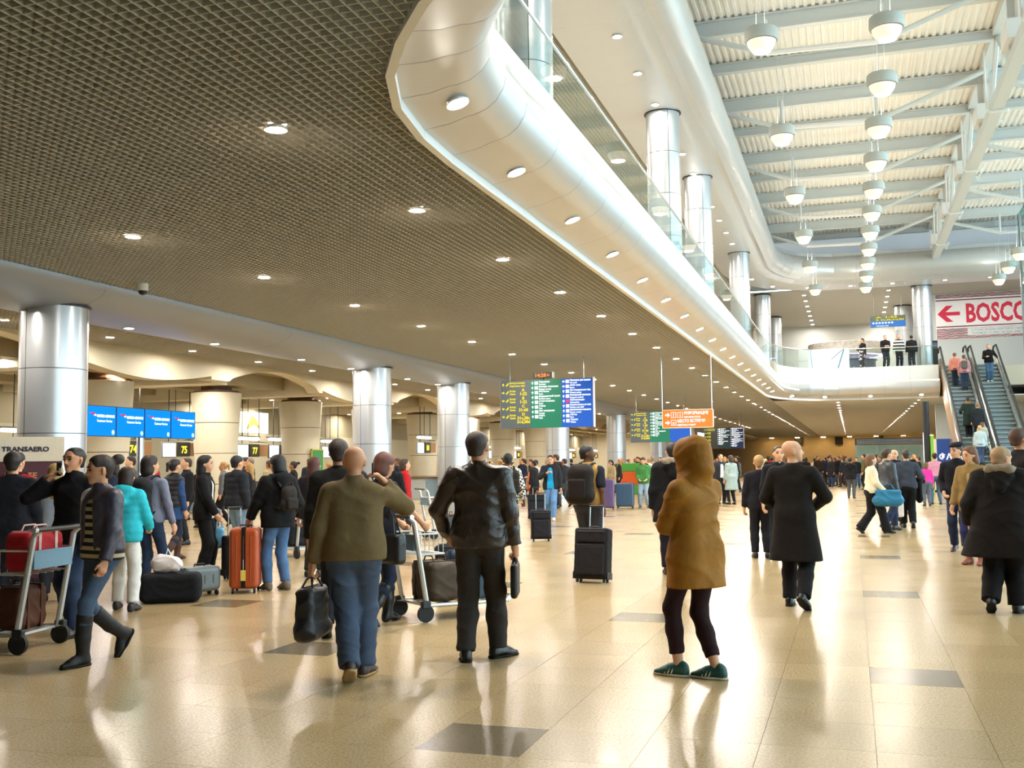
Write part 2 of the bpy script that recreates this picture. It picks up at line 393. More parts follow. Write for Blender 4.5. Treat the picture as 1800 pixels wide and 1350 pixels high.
for k, y in enumerate(BY[:-1]):
    if k % 2 == 0:
        MB().prism([(y-.9, 13.36), (y+.9, 13.36), (y+.28, 11.74), (y-.28, 11.74)], 'x', -.03, .03).build('web_plate', M['white'], gd)
        MB().box(-.2, .2, y-.05, y+.05, 11.74, 13.36).build('stiffener', M['steelwhite'], gd)
        MB().box(-.3, .3, y-.55, y+.55, 11.86, 12.35).build('bracket', M['white'], gd)
    else: MB().tube([(0, y-2.2, 11.75), (0, y, 13.35)], .08, 6).build('diagonal', M['steelwhite'], gd); MB().tube([(0, y+2.2, 11.75), (0, y, 13.35)], .08, 6).build('diagonal', M['steelwhite'], gd)
for k in range(8):
    y = 6+6.5*k
    MB().tube([(-.3, y, 13.2), (-.3, y, 11.5), (-.22, y+.05, 11.38), (.25, y+.05, 11.38), (.32, y+.3, 11.5), (.32, y+1.6, 11.45), (.3, y+1.7, 11.6)], .03, 6).build('conduit', M['white'], gd, smooth=True)

# ---------------------------------------------------------------- outer walls
wl = struct('wall_far', 'far tan end wall of the hall')
MB().box(-34, 16, 141.5, 142, 0, 4.8).build('wall_panel', M['tanwall'], wl)
wl = struct('wall_left', 'cream wall behind the check-in desks')
MB().box(-34, -33.8, -10, 142, 0, 6).build('wall_panel', M['cream'], wl)
wl = struct('wall_back', 'pale wall behind the viewer')
MB().box(-34, 16, -10.2, -10, 0, 14).build('wall_panel', M['wallgrey'], wl)
wl = struct('wall_upper_left', 'pale wall at the back of the mezzanine')
MB().box(-13.95, -13.9, -10, 76, 5, 11).box(-34, -13.9, 75.9, 76, 4.9, 11).build('wall_panel', M['wallgrey'], wl)
wl = struct('wall_upper_far', 'pale wall closing the far end of the mezzanine')
MB().box(-13.9, 4.4, 74, 74.1, 6.2, 10.7).box(4.4, 16, 62.2, 62.3, 6.2, 10.7).box(4.4, 4.5, 62.2, 74, 6.2, 10.7).build('wall_panel', M['wallgrey'], wl)
wl = struct('roof_slab', 'flat roof over the side aisles')
MB().box(-34.2, -13.9, -10.2, 142.2, 5.9, 6.0).box(-13.9, 16, 75.9, 142.2, 5.2, 5.3).box(-14, -5.9, -10.2, 76, 13.9, 14.0).box(-6, 16, 57.7, 76, 13.95, 14.05).box(-6, 16, -10.2, 57.7, 13.7, 13.75).build('slab', M['wallgrey'], wl)
# glazed facade on the right
win = struct('window_1', 'tall glazed curtain wall along the right side of the hall')
for k in range(0, 21):
    MB().box(13.9, 14.1, -10+3.25*k-.05, -10+3.25*k+.05, 0, 13.7).build('mullion', M['steelwhite'], win)
for z in (0.0, 2.6, 5.0, 8.0, 11.0, 13.6):
    MB().box(13.92, 14.08, -10, 56, z, z+.1).build('transom', M['steelwhite'], win)
for k in range(0, 20):
    for z0, z1 in ((.1, 2.6), (2.7, 5.0), (5.1, 8.0), (8.1, 11.0), (11.1, 13.6)):
        MB().box(13.99, 14.0, -9.95+3.25*k, -10+3.25*(k+1)-.05, z0, z1).build('pane', M['glass'], win)
wl = struct('wall_right', 'pale wall closing the right side beyond the glazing')
MB().box(14, 14.2, 56, 142, 0, 13.7).box(14, 14.2, 55, 57.7, 13.6, 14).build('wall_panel', M['wallgrey'], wl)
gr = struct('outside_ground', 'pale paving outside the glazing'); MB().box(14.2, 60, -40, 120, -.2, -.02).build('paving', M['wallgrey'], gr)
# ---------------------------------------------------------------- columns
def column(name, label, x, y, z0, z1, r, rows, group, off=0.):
    t = thing(name, label, 'column', (x, y, 0), off, group)
    h = (z1-z0)/rows
    MB().lathe([(r-.012, z0), (r-.012, z1)], 32).build('core', M['dark'], t, smooth=True)
    for k in range(rows):
        for s in range(3):
            a0 = 2*PI*s/3+.006/r; a1 = 2*PI*(s+1)/3-.006/r
            MB().lathe([(r-.01, z0+k*h+.004), (r, z0+k*h+.006), (r, z0+(k+1)*h-.006), (r-.01, z0+(k+1)*h-.004)], 14, a0=a0, a1=a1).build('cladding_panel', M['steelcol'], t, smooth=True)
    MB().lathe([(r+.002, z1-.03), (r+.05, z1-.02), (r+.05, z1+.0), (r-.02, z1)], 32).build('shadow_ring', M['dark'], t, smooth=True)
    return t
for y, s in [(14.3, 'first from the left, beside the blue screens'), (26.6, 'second from the left'), (32.9, 'third from the left, close behind the second'), (46, 'fourth, behind the large information board'), (58.5, 'fifth, left of the smaller information board'), (72, 'sixth, behind the smaller information board'), (86, 'last, behind the dark information board')]:
    column('column', 'round silver clad column under the bulkhead, ' + s, -12.7, y, 0, 4.27, .54, 4, 'column row under the bulkhead', .35)
for y, s in [(14.3, 'nearest, by the rounded corner'), (26.6, 'second along the balustrade'), (33.1, 'third along the balustrade'), (46, 'fourth along the balustrade'), (58.4, 'fifth, past the far corner'), (68, 'last in the row')]:
    column('mezzanine_column', 'slim round silver column on the mezzanine, ' + s, -4.38, y, 6.2, 10.58, .43, 4, 'mezzanine columns', 1.0)
column('mezzanine_column', 'thick round grey column on the mezzanine left of the red banner', 3.8, 58.6, 6.2, 10.6, .48, 4, 'mezzanine columns', .3)
column('mezzanine_column', 'round grey column deeper on the mezzanine beside the hanging sign', 3.2, 66, 6.2, 10.6, .48, 3, 'mezzanine columns', .3)

# ---------------------------------------------------------------- glass balustrade on the mezzanine edge
bal = thing('glass_balustrade', 'clear glass balustrade with thin rail along the mezzanine edge', 'balustrade')
for i in range(8, NP-1):
    a, b = Vector(at(i, .14, 6.2)), Vector(at(i+1, .14, 6.2)); d = (b-a); l = d.length; d.normalize(); nn = Vector((d.y, -d.x, 0))*.006
    a2, b2 = a+d*.012, b-d*.012
    zs = (Vector((0, 0, -.08)), Vector((0, 0, .95)))
    v = [a2-nn+zs[0], b2-nn+zs[0], b2+nn+zs[0], a2+nn+zs[0], a2-nn+zs[1], b2-nn+zs[1], b2+nn+zs[1], a2+nn+zs[1]]
    MB().add(v, [(0,3,2,1),(4,5,6,7),(0,1,5,4),(1,2,6,5),(2,3,7,6),(3,0,4,7)]).build('glass_panel', M['glass'], bal)
    MB().box(-.02, .02, -.02, .02, -.03, .05).build('clamp', M['chrome'], bal, loc=a+d*.25)
    MB().box(-.02, .02, -.02, .02, -.03, .05).build('clamp', M['chrome'], bal, loc=b-d*.25)
MB().tube([at(i, .14, 7.17) for i in range(8, NP)], .022, 8).build('handrail', M['chrome'], bal, smooth=True)

# ---------------------------------------------------------------- downlights
def downlight(name, label, group, r, tilt=None):
    t = thing(name, label, 'ceiling light', group=group)
    MB().lathe([(r*.98, .03), (r*.98, -.004), (r*1.22, -.008), (r*1.25, .004)], 16).build('trim_ring', M['ring'], t, smooth=True)
    MB().lathe([(0.0001, .0), (r*.98, .0)], 16).build('lens', M['lens'], t)
    return t
def row(label, group, r, pts, rot=None):
    base = None
    for p in pts:
        if base is None: base = downlight('downlight', label, group, r); base.location = p; o = base
        else: o = dup(base, p)
        if rot: o.rotation_euler = rot(p)
ys = [8.17+3.24*k for k in range(0, 40)]
row('round downlight in the brown grille ceiling, row nearer the mezzanine edge', 'downlights in the grille, right row', .085, [(-4.85, y, 4.585) for y in ys if y < 57] )
row('round downlight in the brown grille ceiling, row nearer the silver bulkhead', 'downlights in the grille, left row', .085, [(-8.9, y, 4.585) for y in ys if 10 < y < 100])
row('round downlight in the far ceiling, row running on past the void', 'downlights in the far ceiling', .075, [(x, y, 4.585) for x in (-4.85, -.6, 3.4) for y in [58+3.24*k for k in range(24)]])
row('small downlight on the underside of the silver bulkhead', 'downlights in the bulkhead', .08, [(-12.85, y, 4.172) for y in (12.9, 16.4, 19.2, 22.9, 25.6, 29.4, 31.9, 36.4, 39.4, 42.6, 49, 52, 55)] )
row('downlight in the strip of grille behind the column row', 'downlights behind the columns', .085, [(-16.3, 20.14+3.2*k, 4.585) for k in range(-2, 16)])
def nrm(o, z): return z
row('bright round downlight set in the curved silver mezzanine edge', 'downlights in the mezzanine edge', .085, [(-3.20, 8.45, 4.722)] + [(-3.38, 10.72+2.42*k, 4.722) for k in range(0, 17)] + [(-2.72, 53.6, 4.722), (-1.2, 55.35, 4.722), (1.0, 55.70, 4.722), (3.4, 55.70, 4.722)], rot=lambda p: (0, -.32, 0) if p[1] < 52 else (0, -.32, PI/2*-1) if p[0] > -2 else (0, -.32, -.6))
row('round downlight in the upper soffit over the mezzanine', 'downlights in the upper soffit', .085, [(-4.42, 19.0+2.25*k, 10.545) for k in range(0, 16)] + [(-3.6, 55.4, 10.545), (-1.9, 56.5, 10.545), (.25, 56.7, 10.545), (2.3, 56.7, 10.545), (4.8, 56.7, 10.545), (6.9, 56.7, 10.545)])
row('round downlight in the upper grille ceiling, seen above the glass', 'downlights in the upper grille', .085, [(x, y, 10.6) for x in (-7.4, -10.4) for y in [11.4+3.25*k for k in range(14)]])
row('round downlight in the upper ceiling deep over the far mezzanine', 'downlights over the far mezzanine', .09, [(x, y, 10.62) for x in (-2.2, 2.2) for y in (59.5, 61.7, 63.9, 66.1, 68.3, 70.5, 72.7)])

# ---------------------------------------------------------------- pendant lamps
def pendant():
    t = thing('pendant_lamp', 'x', 'pendant lamp', group='pendant lamps under the atrium roof')
    MB().lathe([(.27, .365), (.30, .365), (.335, .33), (.34, .14), (.325, .11), (.29, .11)], 28).build('housing', M['grey'] if 0 else mat('pendant_housing', '#b9beba', .45), t, smooth=True)
    MB().lathe([(.29, .125), (.29, .10)], 28).build('gap_ring', M['dark'], t)
    MB().lathe([(.29, .10), (.27, .03), (.215, -.06), (.17, -.11)], 28).build('bowl', mat('pendant_bowl_white', '#e3e0d6', .35, emit='#fff0dc', estr=.35), t, smooth=True)
    MB().lathe([(.17, -.11), (.10, -.135), (.0001, -.14)], 20).build('lens', M['pend'], t, smooth=True)
    MB().lathe([(.0001, .37), (.26, .37)], 20).build('uplight', emis('uplight_lens', '#fff4e4', 17.), t)
    MB().tube([(.08, 0, .34), (.02, 0, 3.1)], .006, 5).build('wire', M['steelwhite'], t)
    MB().tube([(-.1, .02, .34), (-.03, 0, 3.1)], .004, 4).build('cable', M['white'], t)
    return t
pb = None
def put_pend(x, y, lab):
    global pb
    if pb is None: pb = pendant(); o = pb
    else: o = dup(pb)
    o.location = (x, y, 9.9); o['label'] = lab; return o
ords = ['first', 'second', 'third', 'fourth', 'fifth', 'sixth', 'seventh', 'eighth', 'ninth', 'tenth', 'eleventh', 'twelfth']
for k in range(11): put_pend(.95, 21.4+3.27*k, 'round bowl pendant lamp in the long middle row, %s from the viewer' % ords[k])
for k in range(6): put_pend(-1.45, 21.2+6.55*k, 'round bowl pendant lamp in the sparse left row beside the soffit, %s from the viewer' % ords[k])
for k in range(4): put_pend(6.95, 44.3+3.27*k, 'round bowl pendant lamp at the right edge near the red banner, %s from the viewer' % ords[k])
for k in range(3): put_pend(-1.45 if k % 2 else .95, 15-3.3*k, 'round bowl pendant lamp above the viewer, %s of three' % ords[k])
# ---------------------------------------------------------------- check-in side: wavy cream fascia, tapered columns, desks
FX = -17.3
fas = struct('check_in_ceiling', 'cream wavy ceiling edge and beams over the check-in desks')
def fz(y):
    """underside of the cream edge: hanging bellies and rising arches, 12 m apart"""
    u = (y-20.3) % 12.0
    if u < 5.4: return 4.14-.27*math.sin(PI*u/5.4)
    if u < 6.3: return 4.05
    t = (u-6.3)/5.7
    return 4.12+.42*math.sin(PI*t) if t < .94 else 4.05
ya = 8.3
while ya < 92:
    yb = ya+6.0; ys_ = [ya+6*k/24 for k in range(25)]
    for q in (5.401, 6.299): ys_ += [y for y in [20.3+q+12*k for k in range(-2, 8)] if ya < y < yb] + [y-.002 for y in [20.3+q+12*k for k in range(-2, 8)] if ya < y-.002 < yb]
    ys_ = sorted(ys_)
    poly = [(y, fz(min(max(y, ya+1e-4), yb-1e-4))) for y in ys_] + [(yb, 4.66), (ya, 4.66)]
    MB().prism(poly, 'x', FX-.45, FX).build('fascia_panel', M['cream'], fas); ya = yb
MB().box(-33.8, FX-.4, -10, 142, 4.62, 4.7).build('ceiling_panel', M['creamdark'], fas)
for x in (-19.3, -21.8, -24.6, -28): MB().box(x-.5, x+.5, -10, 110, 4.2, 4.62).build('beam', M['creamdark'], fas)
for y in (17.5, 23.7, 29.7, 35.7, 41.7, 47.7, 53.7, 62): MB().box(-33, FX-.4, y+2.6, y+3.4, 4.0, 4.62).build('beam', M['cream'], fas)
row('small downlight under the check-in ceiling', 'downlights over the check-in desks', .09, [(x, y, 4.18) for x in (-19.3, -21.8, -24.6) for y in [16+4.1*k for k in range(21)]])

cbase = None
for y, s in [(18.6, 'beside the first silver column'), (24.5, 'behind the blue screens'), (30.0, 'right of the blue screens'), (35.6, 'bearing the green notice board'), (41.7, 'fifth in its row'), (47.6, 'sixth in its row, beside the number 81 sign'), (53.6, 'seventh in its row'), (60, 'eighth in its row'), (67, 'last in its row')]:
    if cbase is None:
        t = cbase = thing('tapered_column', '', 'column', (-20, y, 0), .5, 'tapered cream columns at check-in')
        MB().lathe([(.56, 0), (.80, 4.0)], 28).build('core', M['wood'], t, smooth=True)
        for k in range(4):
            for s_ in range(2):
                z0, z1 = k+.008, k+1-.008; rr = lambda z: .575+.24*z/4
                MB().lathe([(rr(z0)-.02, z0), (rr(z0), z0+.004), (rr(z1), z1-.004), (rr(z1)-.02, z1)], 16, a0=PI*s_+.01, a1=PI*(s_+1)-.01).build('cladding_panel', M['cream'], t, smooth=True)
        MB().lathe([(.74, 4.0), (.74, 4.06), (.5, 4.07), (.5, 4.25)], 24).build('neck', M['wood'], t)
    else: t = dup(cbase, (-20, y, 0))
    t['label'] = 'cream clad column widening upward at check-in, ' + s
nb = thing('notice_board', 'green notice board with yellow frame on the tapered cream column', 'notice board', (-19.3, 35.6, 0))
MB().box(0, .03, -.42, .42, 1.0, 2.15).build('board', mat('notice_green', '#3f8a54', .8), nb)
MB().box(.0, .04, -.46, -.42, .96, 2.19).box(.0, .04, .42, .46, .96, 2.19).box(.0, .04, -.46, .46, 2.15, 2.19).build('frame', mat('notice_yellow', '#c8b832', .6), nb)

SIDE = (PI/2, 0, PI/2)
ylw = emis('sign_yellow', '#f5e63a', 1.6); wht = emis('sign_white', '#ffffff', 1.3); scr = emis('desk_screen_light', '#f4f4ff', 2.2)
DN = ['first', 'second', 'third', 'fourth', 'fifth', 'sixth', 'seventh', 'eighth', 'ninth', 'tenth', 'eleventh', 'twelfth', 'thirteenth', 'fourteenth', 'fifteenth', 'last']
def desk(y, num, k, x=-22, dz=0.):
    nw = DN[k]
    t = thing('check_in_desk', 'grey check-in desk, %s from the left, under number %s' % (nw, num), 'check-in desk', (x, y, 0), group='check-in desks')
    MB().box(-.35, .35, -.85, .85, 0, .95).build('body', mat('desk_grey', '#a9b3b6', .5), t, bevel=.02)
    MB().box(-.45, .5, -.95, .95, .95, 1.0).build('counter_top', M['wood'], t)
    MB().box(.36, .42, -.8, .8, .1, .8).build('front_panel', mat('desk_glass_blue', '#7f97a0', .3), t)
    n = thing('desk_number_sign', 'dark sign with yellow number %s over the %s check-in desk' % (num, nw), 'sign', (x+.1, y, dz), group='check-in number signs')
    MB().box(-.04, .04, -.32, .32, 1.93, 2.42).build('panel', mat('sign_dark', '#34342c', .5), n)
    text(num, .34, ylw, n, (.045, 0, 2.05), SIDE, 'CENTER', .008, 'number')
    MB().box(-.03, .03, .36, .95, 1.95, 2.40).build('side_panel', mat('sign_brown', '#a07850', .6), n)
    MB().tube([(0, -.32, 2.5), (0, .95, 2.5)], .02, 6).build('rail', M['dark'], n); MB().tube([(0, .34, 2.5), (0, .34, 4.19-dz)], .015, 6).build('hanger', M['dark'], n)
    m = thing('desk_monitor', 'white lit monitor over the %s check-in desk beside number %s' % (nw, num), 'monitor', (x+.1, y-.80, dz), group='check-in monitors')
    MB().box(-.05, .02, -.38, .38, 1.88, 2.42).build('case', M['grey'], m); MB().box(.021, .025, -.34, .34, 1.93, 2.37).build('screen', scr, m)
    MB().tube([(-.02, 0, 2.42), (-.02, 0, 4.19-dz)], .015, 6).build('hanger', M['dark'], m)
    l = thing('tube_lamp', 'white fluorescent lamp over the %s check-in desk from the left' % nw, 'tube lamp', (x+.2, y-.6, dz), group='tube lamps over the desks')
    MB().tube([(0, -.75, 2.62), (0, .75, 2.62)], .05, 8).build('tube', M['tube'], l, smooth=True); MB().box(-.08, .08, -.8, .8, 2.68, 2.72).build('holder', M['grey'], l)
    MB().tube([(0, 0, 2.72), (0, 0, 4.19-dz)], .012, 5).build('rod', M['dark'], l)
for k, (y, num) in enumerate([(20.6, '72'), (24.0, '73'), (28.2, '74'), (30.9, '75'), (35.4, '77'), (37.65, '78'), (42.0, '79'), (44.8, '81'), (56.5, '82'), (60.5, '83'), (64.0, '84'), (69, '101'), (73, '102'), (78, '103'), (84, '104'), (92, '121')]): desk(y, num, k, *((-18.7, .16) if num == '81' else ()))
wl = struct('wall_check_in', 'pale partition behind the check-in desks')
MB().box(-25.2, -25, 12, 100, 0, 3.0).build('wall_panel', mat('partition', '#b9b49c', .6, var=.1, scale=.5), wl)
MB().box(-34, -14, 101, 101.2, 0, 4.6).build('end_wall', M['cream'], wl)
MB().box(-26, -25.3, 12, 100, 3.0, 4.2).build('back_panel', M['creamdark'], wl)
ad = thing('light_box_advert', 'bright illuminated advert panel above the desks', 'advert', (-25.6, 40.6, 0))
MB().box(.31, .4, -1.35, 1.35, 3.0, 4.0).build('frame', M['grey'], ad); MB().box(.40, .41, -1.3, 1.3, 3.04, 3.96).build('face', emis('advert_face', '#fff3d0', 1.8), ad)
MB().prism([(-.5, 3.2), (-.1, 3.85), (.25, 3.7), (.6, 3.25), (.1, 3.4)], 'x', .411, .414).build('picture', mat('advert_orange', '#d98c40', .6), ad)

# blue screens
bs = thing('screen_wall', 'row of four blue airline screens on a steel frame', 'screens', (-16, 0, 0))
blue = emis('screen_blue', '#0f7be8', 1.15); red_e = emis('screen_red', '#d8304a', 1.0)
for k in range(4):
    y0 = 19.02+1.015*k; dz = 0
    s_ = MB().box(-.05, .0, y0, y0+1.0, 2.27+dz, 2.96+dz).build('screen', M['black'], bs)
    f_ = MB().box(.0, .004, y0+.015, y0+.985, 2.285, 2.945).build('display', blue, s_)
    text('BRITISH AIRWAYS', .085, wht, s_, (.006, y0+.36, 2.70), SIDE, 'LEFT', .002, 'lettering', width=.58)
    text('Customer Service', .08, wht, s_, (.006, y0+.36, 2.595), SIDE, 'LEFT', 0, 'lettering', width=.5)
    MB().prism([(y0+.10, 2.80), (y0+.30, 2.79), (y0+.335, 2.755), (y0+.29, 2.75), (y0+.18, 2.765)], 'x', .005, .007).build('ribbon_mark', red_e, s_)
    MB().prism([(y0+.25, 2.735), (y0+.30, 2.77), (y0+.345, 2.74), (y0+.30, 2.72)], 'x', .007, .008).build('ribbon_mark', wht, s_)
    MB().prism([(y0+.90+.05*math.cos(a), 2.37+.055*math.sin(a)) for a in np.linspace(0, 2*PI, 14, endpoint=False)], 'x', .005, .007).build('badge', emis('badge_pale', '#bfe0ff', 1.0), s_)
MB().tube([(-.12, 21.05, 0), (-.12, 21.05, 2.4)], .09, 10).build('post', M['chrome'], bs, smooth=True); MB().box(-.10, -.05, 19.0, 23.1, 2.3, 2.4).build('rail', M['chrome'], bs)

# airline desk panel by the first column
tp = thing('airline_panel', 'cream and maroon airline panel standing before the first silver column', 'sign panel', (-10.92, 11.72, 0), 0)
tp.rotation_euler = (0, 0, math.radians(42))
MB().box(-.52, .52, -.02, .02, .05, 1.66).build('lower_panel', mat('maroon_panel', '#4f2730', .6), tp); MB().box(-.54, .54, -.03, .03, 1.66, 2.0).build('header', mat('cream_header', '#d9ccb4', .6), tp)
MB().box(-.55, .55, -.16, .16, 0, .05).build('foot', M['dark'], tp)
text('TRANSAERO', .09, mat('navy_ink', '#22223a', .6), tp, (-.25, -.035, 1.80), (PI/2, 0, 0), 'LEFT', .003, 'lettering', width=.6)
MB().prism([(-.41, 1.78), (-.37, 1.78), (-.30, 1.87), (-.33, 1.87)], 'y', -.034, -.031).build('wing_mark', mat('mark_brown', '#8a6a58', .6), tp)
gold = mat('gold_ink', '#c9a060', .6)
for k, s_ in enumerate(('ВМЕСТЕ', 'С ЛЮБОЙ', 'ТОЧКИ')): text(s_, .1, gold, tp, (0, -.024, 1.43-.12*k), (PI/2, 0, 0), 'CENTER', .002)

# ---------------------------------------------------------------- hanging information boards
FRONT = (PI/2, 0, 0)
ink_y = emis('ink_yellow', '#e9d83c', .8); ink_w = emis('ink_white', '#f2f6f4', .95)
def arrow(mb, x, z, s, d):
    """small arrow of size s pointing 'u','r','l'"""
    P = [(-.5, 0), (0, .5), (.5, 0), (.17, 0), (.17, -.5), (-.17, -.5), (-.17, 0)]
    R = {'u': lambda a, b: (a, b), 'r': lambda a, b: (b, -a), 'l': lambda a, b: (-b, a)}[d]
    return mb.prism([(x+s*R(a, b)[0], z+s*R(a, b)[1]) for a, b in P], 'y', -.046, -.041)
def board(name, label, x0, x1, y, z0, z1, dim=False, few=False, ceil=4.6):
    t = thing(name, label, 'sign', ((x0+x1)/2, y, 0), group='information boards')
    W = x1-x0; h = z1-z0; L0 = -W/2
    cols = ('#4d5558', '#0d6b52', '#0b50b4') if not dim else ('#2f2f2b', '#0e2b2c', '#10224e')
    xs = [L0, L0+W*.33, L0+W*.665, L0+W]
    for k in range(3): MB().box(xs[k], xs[k+1]-.004, -.04, .04, z0, z1).build('panel', mat('board_%d_%d' % (k, dim), cols[k], .5, var=.03, emit=cols[k], estr=.25), t)
    MB().box(L0+W, L0+W+.03, -.06, .06, z0-.01, z1+.02).build('end_trim', M['white'], t)
    MB().box(L0-.015, L0, -.05, .05, z0-.01, z1+.01).build('end_trim', M['grey'], t)
    for xx in (L0+W*.1, L0+W*.9): MB().tube([(xx, 0, z1), (xx, 0, ceil)], .012, 5).build('rod', M['chrome'], t)
    u = h/8.6
    yel = MB(); whi = MB()
    for k, (d, rows) in enumerate((('u', ['Выход на посадку', 'Departures gates']), ('r', ['Выходы', 'Gates']), ('l', ['Выходы', 'Gates']), ('l', ['Выходы', 'Gates']), ('r', ['Выходы', 'Gates']))):
        z = z1-u*.75-k*u*1.45
        arrow(yel, L0+W*.03, z, u*.55, d)
        P = [(L0+W*.055, z-.03), (L0+W*.085, z+.06), (L0+W*.092, z+.02), (L0+W*.07, z-.05)]; yel.prism(P, 'y', -.046, -.041)
        for q, s_ in enumerate(rows): text(s_, u*.5, ink_y, t, (L0+W*.10, -.044, z+.02-q*u*.52), FRONT, 'LEFT', .003, width=W*(.17 if k == 0 else .065))
    if not dim:
        for k, (a, b) in enumerate((('A', '1-22'), ('B', '1-22'), ('C', '31-68'), ('D', '31c,38c'))):
            z = z1-u*2.0-k*u*1.45
            text(a, u*.75, ink_y, t, (L0+W*.25, -.044, z), FRONT, 'CENTER', .006); text(b, u*.75, ink_y, t, (L0+W*.25, -.044, z-u*.68), FRONT, 'CENTER', .006)
            if k == 3: text('31d,38d', u*.75, ink_y, t, (L0+W*.25, -.044, z-u*1.36), FRONT, 'CENTER', .006)
    G1 = ['Терминал', 'Камера хранения', 'Ресторан', 'Медицинский пункт', 'Аэроэкспресс', 'Такси', 'Зал ожидания', 'Кафе']
    for k, s_ in enumerate(G1):
        z = z1-u*.6-k*u*.86; x = xs[1]
        arrow(whi, x+W*.022, z, u*.5, 'u'); whi.box(x+W*.045, x+W*.082, -.046, -.041, z-u*.3, z+u*.3)
        text(s_, u*.42, ink_w, t, (x+W*.09, -.044, z+.01), FRONT, 'LEFT', .003, maxw=W*.23); text(['Terminal', 'Baggage storage', 'Food', 'Medical centre', 'Train', 'Taxi', 'Lounge', 'Cafe'][k], u*.36, ink_w, t, (x+W*.09, -.044, z-u*.36), FRONT, 'LEFT', .003)
    if not few:
        G2 = [('Парковка для машин', 'Car park'), ('Автобусы', 'Buses'), ('Зал официальных лиц', 'Private rooms'), ('Паспортный контроль', 'Passport control'), ('Информация', 'Information'), ('Комната матери и ребенка', 'Mother and child'), ('Молитвенные комнаты', 'Prayer rooms'), ('Почта', 'Post'), ('Туалет', 'Toilets')]
        for k, (a, b) in enumerate(G2):
            z = z1-u*.5-k*u*.87; x = xs[2]
            arrow(whi, x+W*.022, z, u*.5, 'l' if k < 2 else 'u')
            if k == 4: MB().box(x+W*.045, x+W*.082, -.046, -.041, z-u*.3, z+u*.3).build('icon', mat('icon_pink', '#d83a8a', .5), t)
            else: whi.box(x+W*.045, x+W*.082, -.046, -.041, z-u*.3, z+u*.3)
            text(a, u*.42, ink_w, t, (x+W*.09, -.044, z+.01), FRONT, 'LEFT', .003, maxw=W*.22); text(b, u*.36, ink_w, t, (x+W*.09, -.044, z-u*.36), FRONT, 'LEFT', .003, maxw=W*.2)
    tag(yel.build('arrows', ink_y, t), kind='stuff'); tag(whi.build('pictograms', ink_w, t), kind='stuff')
    return t
board('information_board', 'large hanging board in grey, green and blue with clock above', -9.7, -6.93, 29, 2.57, 3.96)
ck = thing('digital_clock', 'small black clock with orange digits on top of the large board', 'clock', (-8.4, 29, 0))
MB().box(-.32, .28, -.08, .08, 4.0, 4.17).build('case', M['black'], ck); MB().box(.28, .31, -.08, .08, 4.0, 4.17).build('end_trim', M['white'], ck)
text('14:28', .14, emis('led_orange', '#ff7a28', 1.5), ck, (-.25, -.085, 4.035), FRONT, 'LEFT', .002, 'digits', width=.32); text('31', .09, MATS['led_orange'], ck, (.12, -.085, 4.05), FRONT, 'LEFT', .001, 'digits')
MB().box(-.02, .02, -.02, .02, 3.96, 4.0).build('bracket', M['dark'], ck)
board('information_board', 'smaller hanging board in grey, green and blue half hidden by the orange sign', -9.32, -6.68, 46, 2.42, 3.78, few=True)
board('information_board', 'dark hanging information board farthest down the hall', -9.24, -6.7, 70, 2.37, 3.74, dim=True)
og = thing('meeting_point_sign', 'orange hanging sign for information and meeting point', 'sign', (-4.42, 30, 0))
MB().box(-.71, .71, -.04, .04, 2.52, 3.02).build('panel', mat('orange_board', '#f0681c', .5, var=.03, emit='#f0681c', estr=.25), og)
MB().box(-.73, .73, -.045, .045, 3.02, 3.035).box(-.73, .73, -.045, .045, 2.505, 2.52).box(-.73, -.71, -.045, .045, 2.505, 3.035).box(.71, .73, -.045, .045, 2.505, 3.035).build('frame', mat('sign_frame_pale', '#e8dcc8', .5), og)
for xx in (-.725, .69): MB().tube([(xx, 0, 3.03), (xx, 0, 4.6)], .016, 6).build('rod', M['chrome'], og)
am = MB(); arrow(am, -.57, 2.88, .14, 'r'); am.build('arrow', ink_w, og); am = MB(); arrow(am, -.57, 2.66, .14, 'r'); am.build('arrow', ink_w, og)
def icon(x, z, s_):
    MB().box(x-.075, x+.075, -.046, -.041, z-.08, z+.08).build('icon', ink_w, og); MB().box(x-.062, x+.062, -.05, -.046, z-.067, z+.067).build('icon_ground', MATS['orange_board'], og); text(s_, .13, ink_w, og, (x, -.052, z-.045), FRONT, 'CENTER', .004)
icon(-.40, 2.88, '?'); icon(-.21, 2.88, 'i'); icon(-.40, 2.66, 'x')
text('ИНФОРМАЦИЯ', .12, ink_w, og, (-.10, -.044, 2.89), FRONT, 'LEFT', .004, width=.68); text('INFORMATION', .075, ink_w, og, (-.10, -.044, 2.79), FRONT, 'LEFT', .002, width=.46)
text('МЕСТО ВСТРЕЧИ', .12, ink_w, og, (-.29, -.044, 2.665), FRONT, 'LEFT', .004, width=.78); text('MEETING POINT', .075, ink_w, og, (-.29, -.044, 2.565), FRONT, 'LEFT', .002, width=.52)
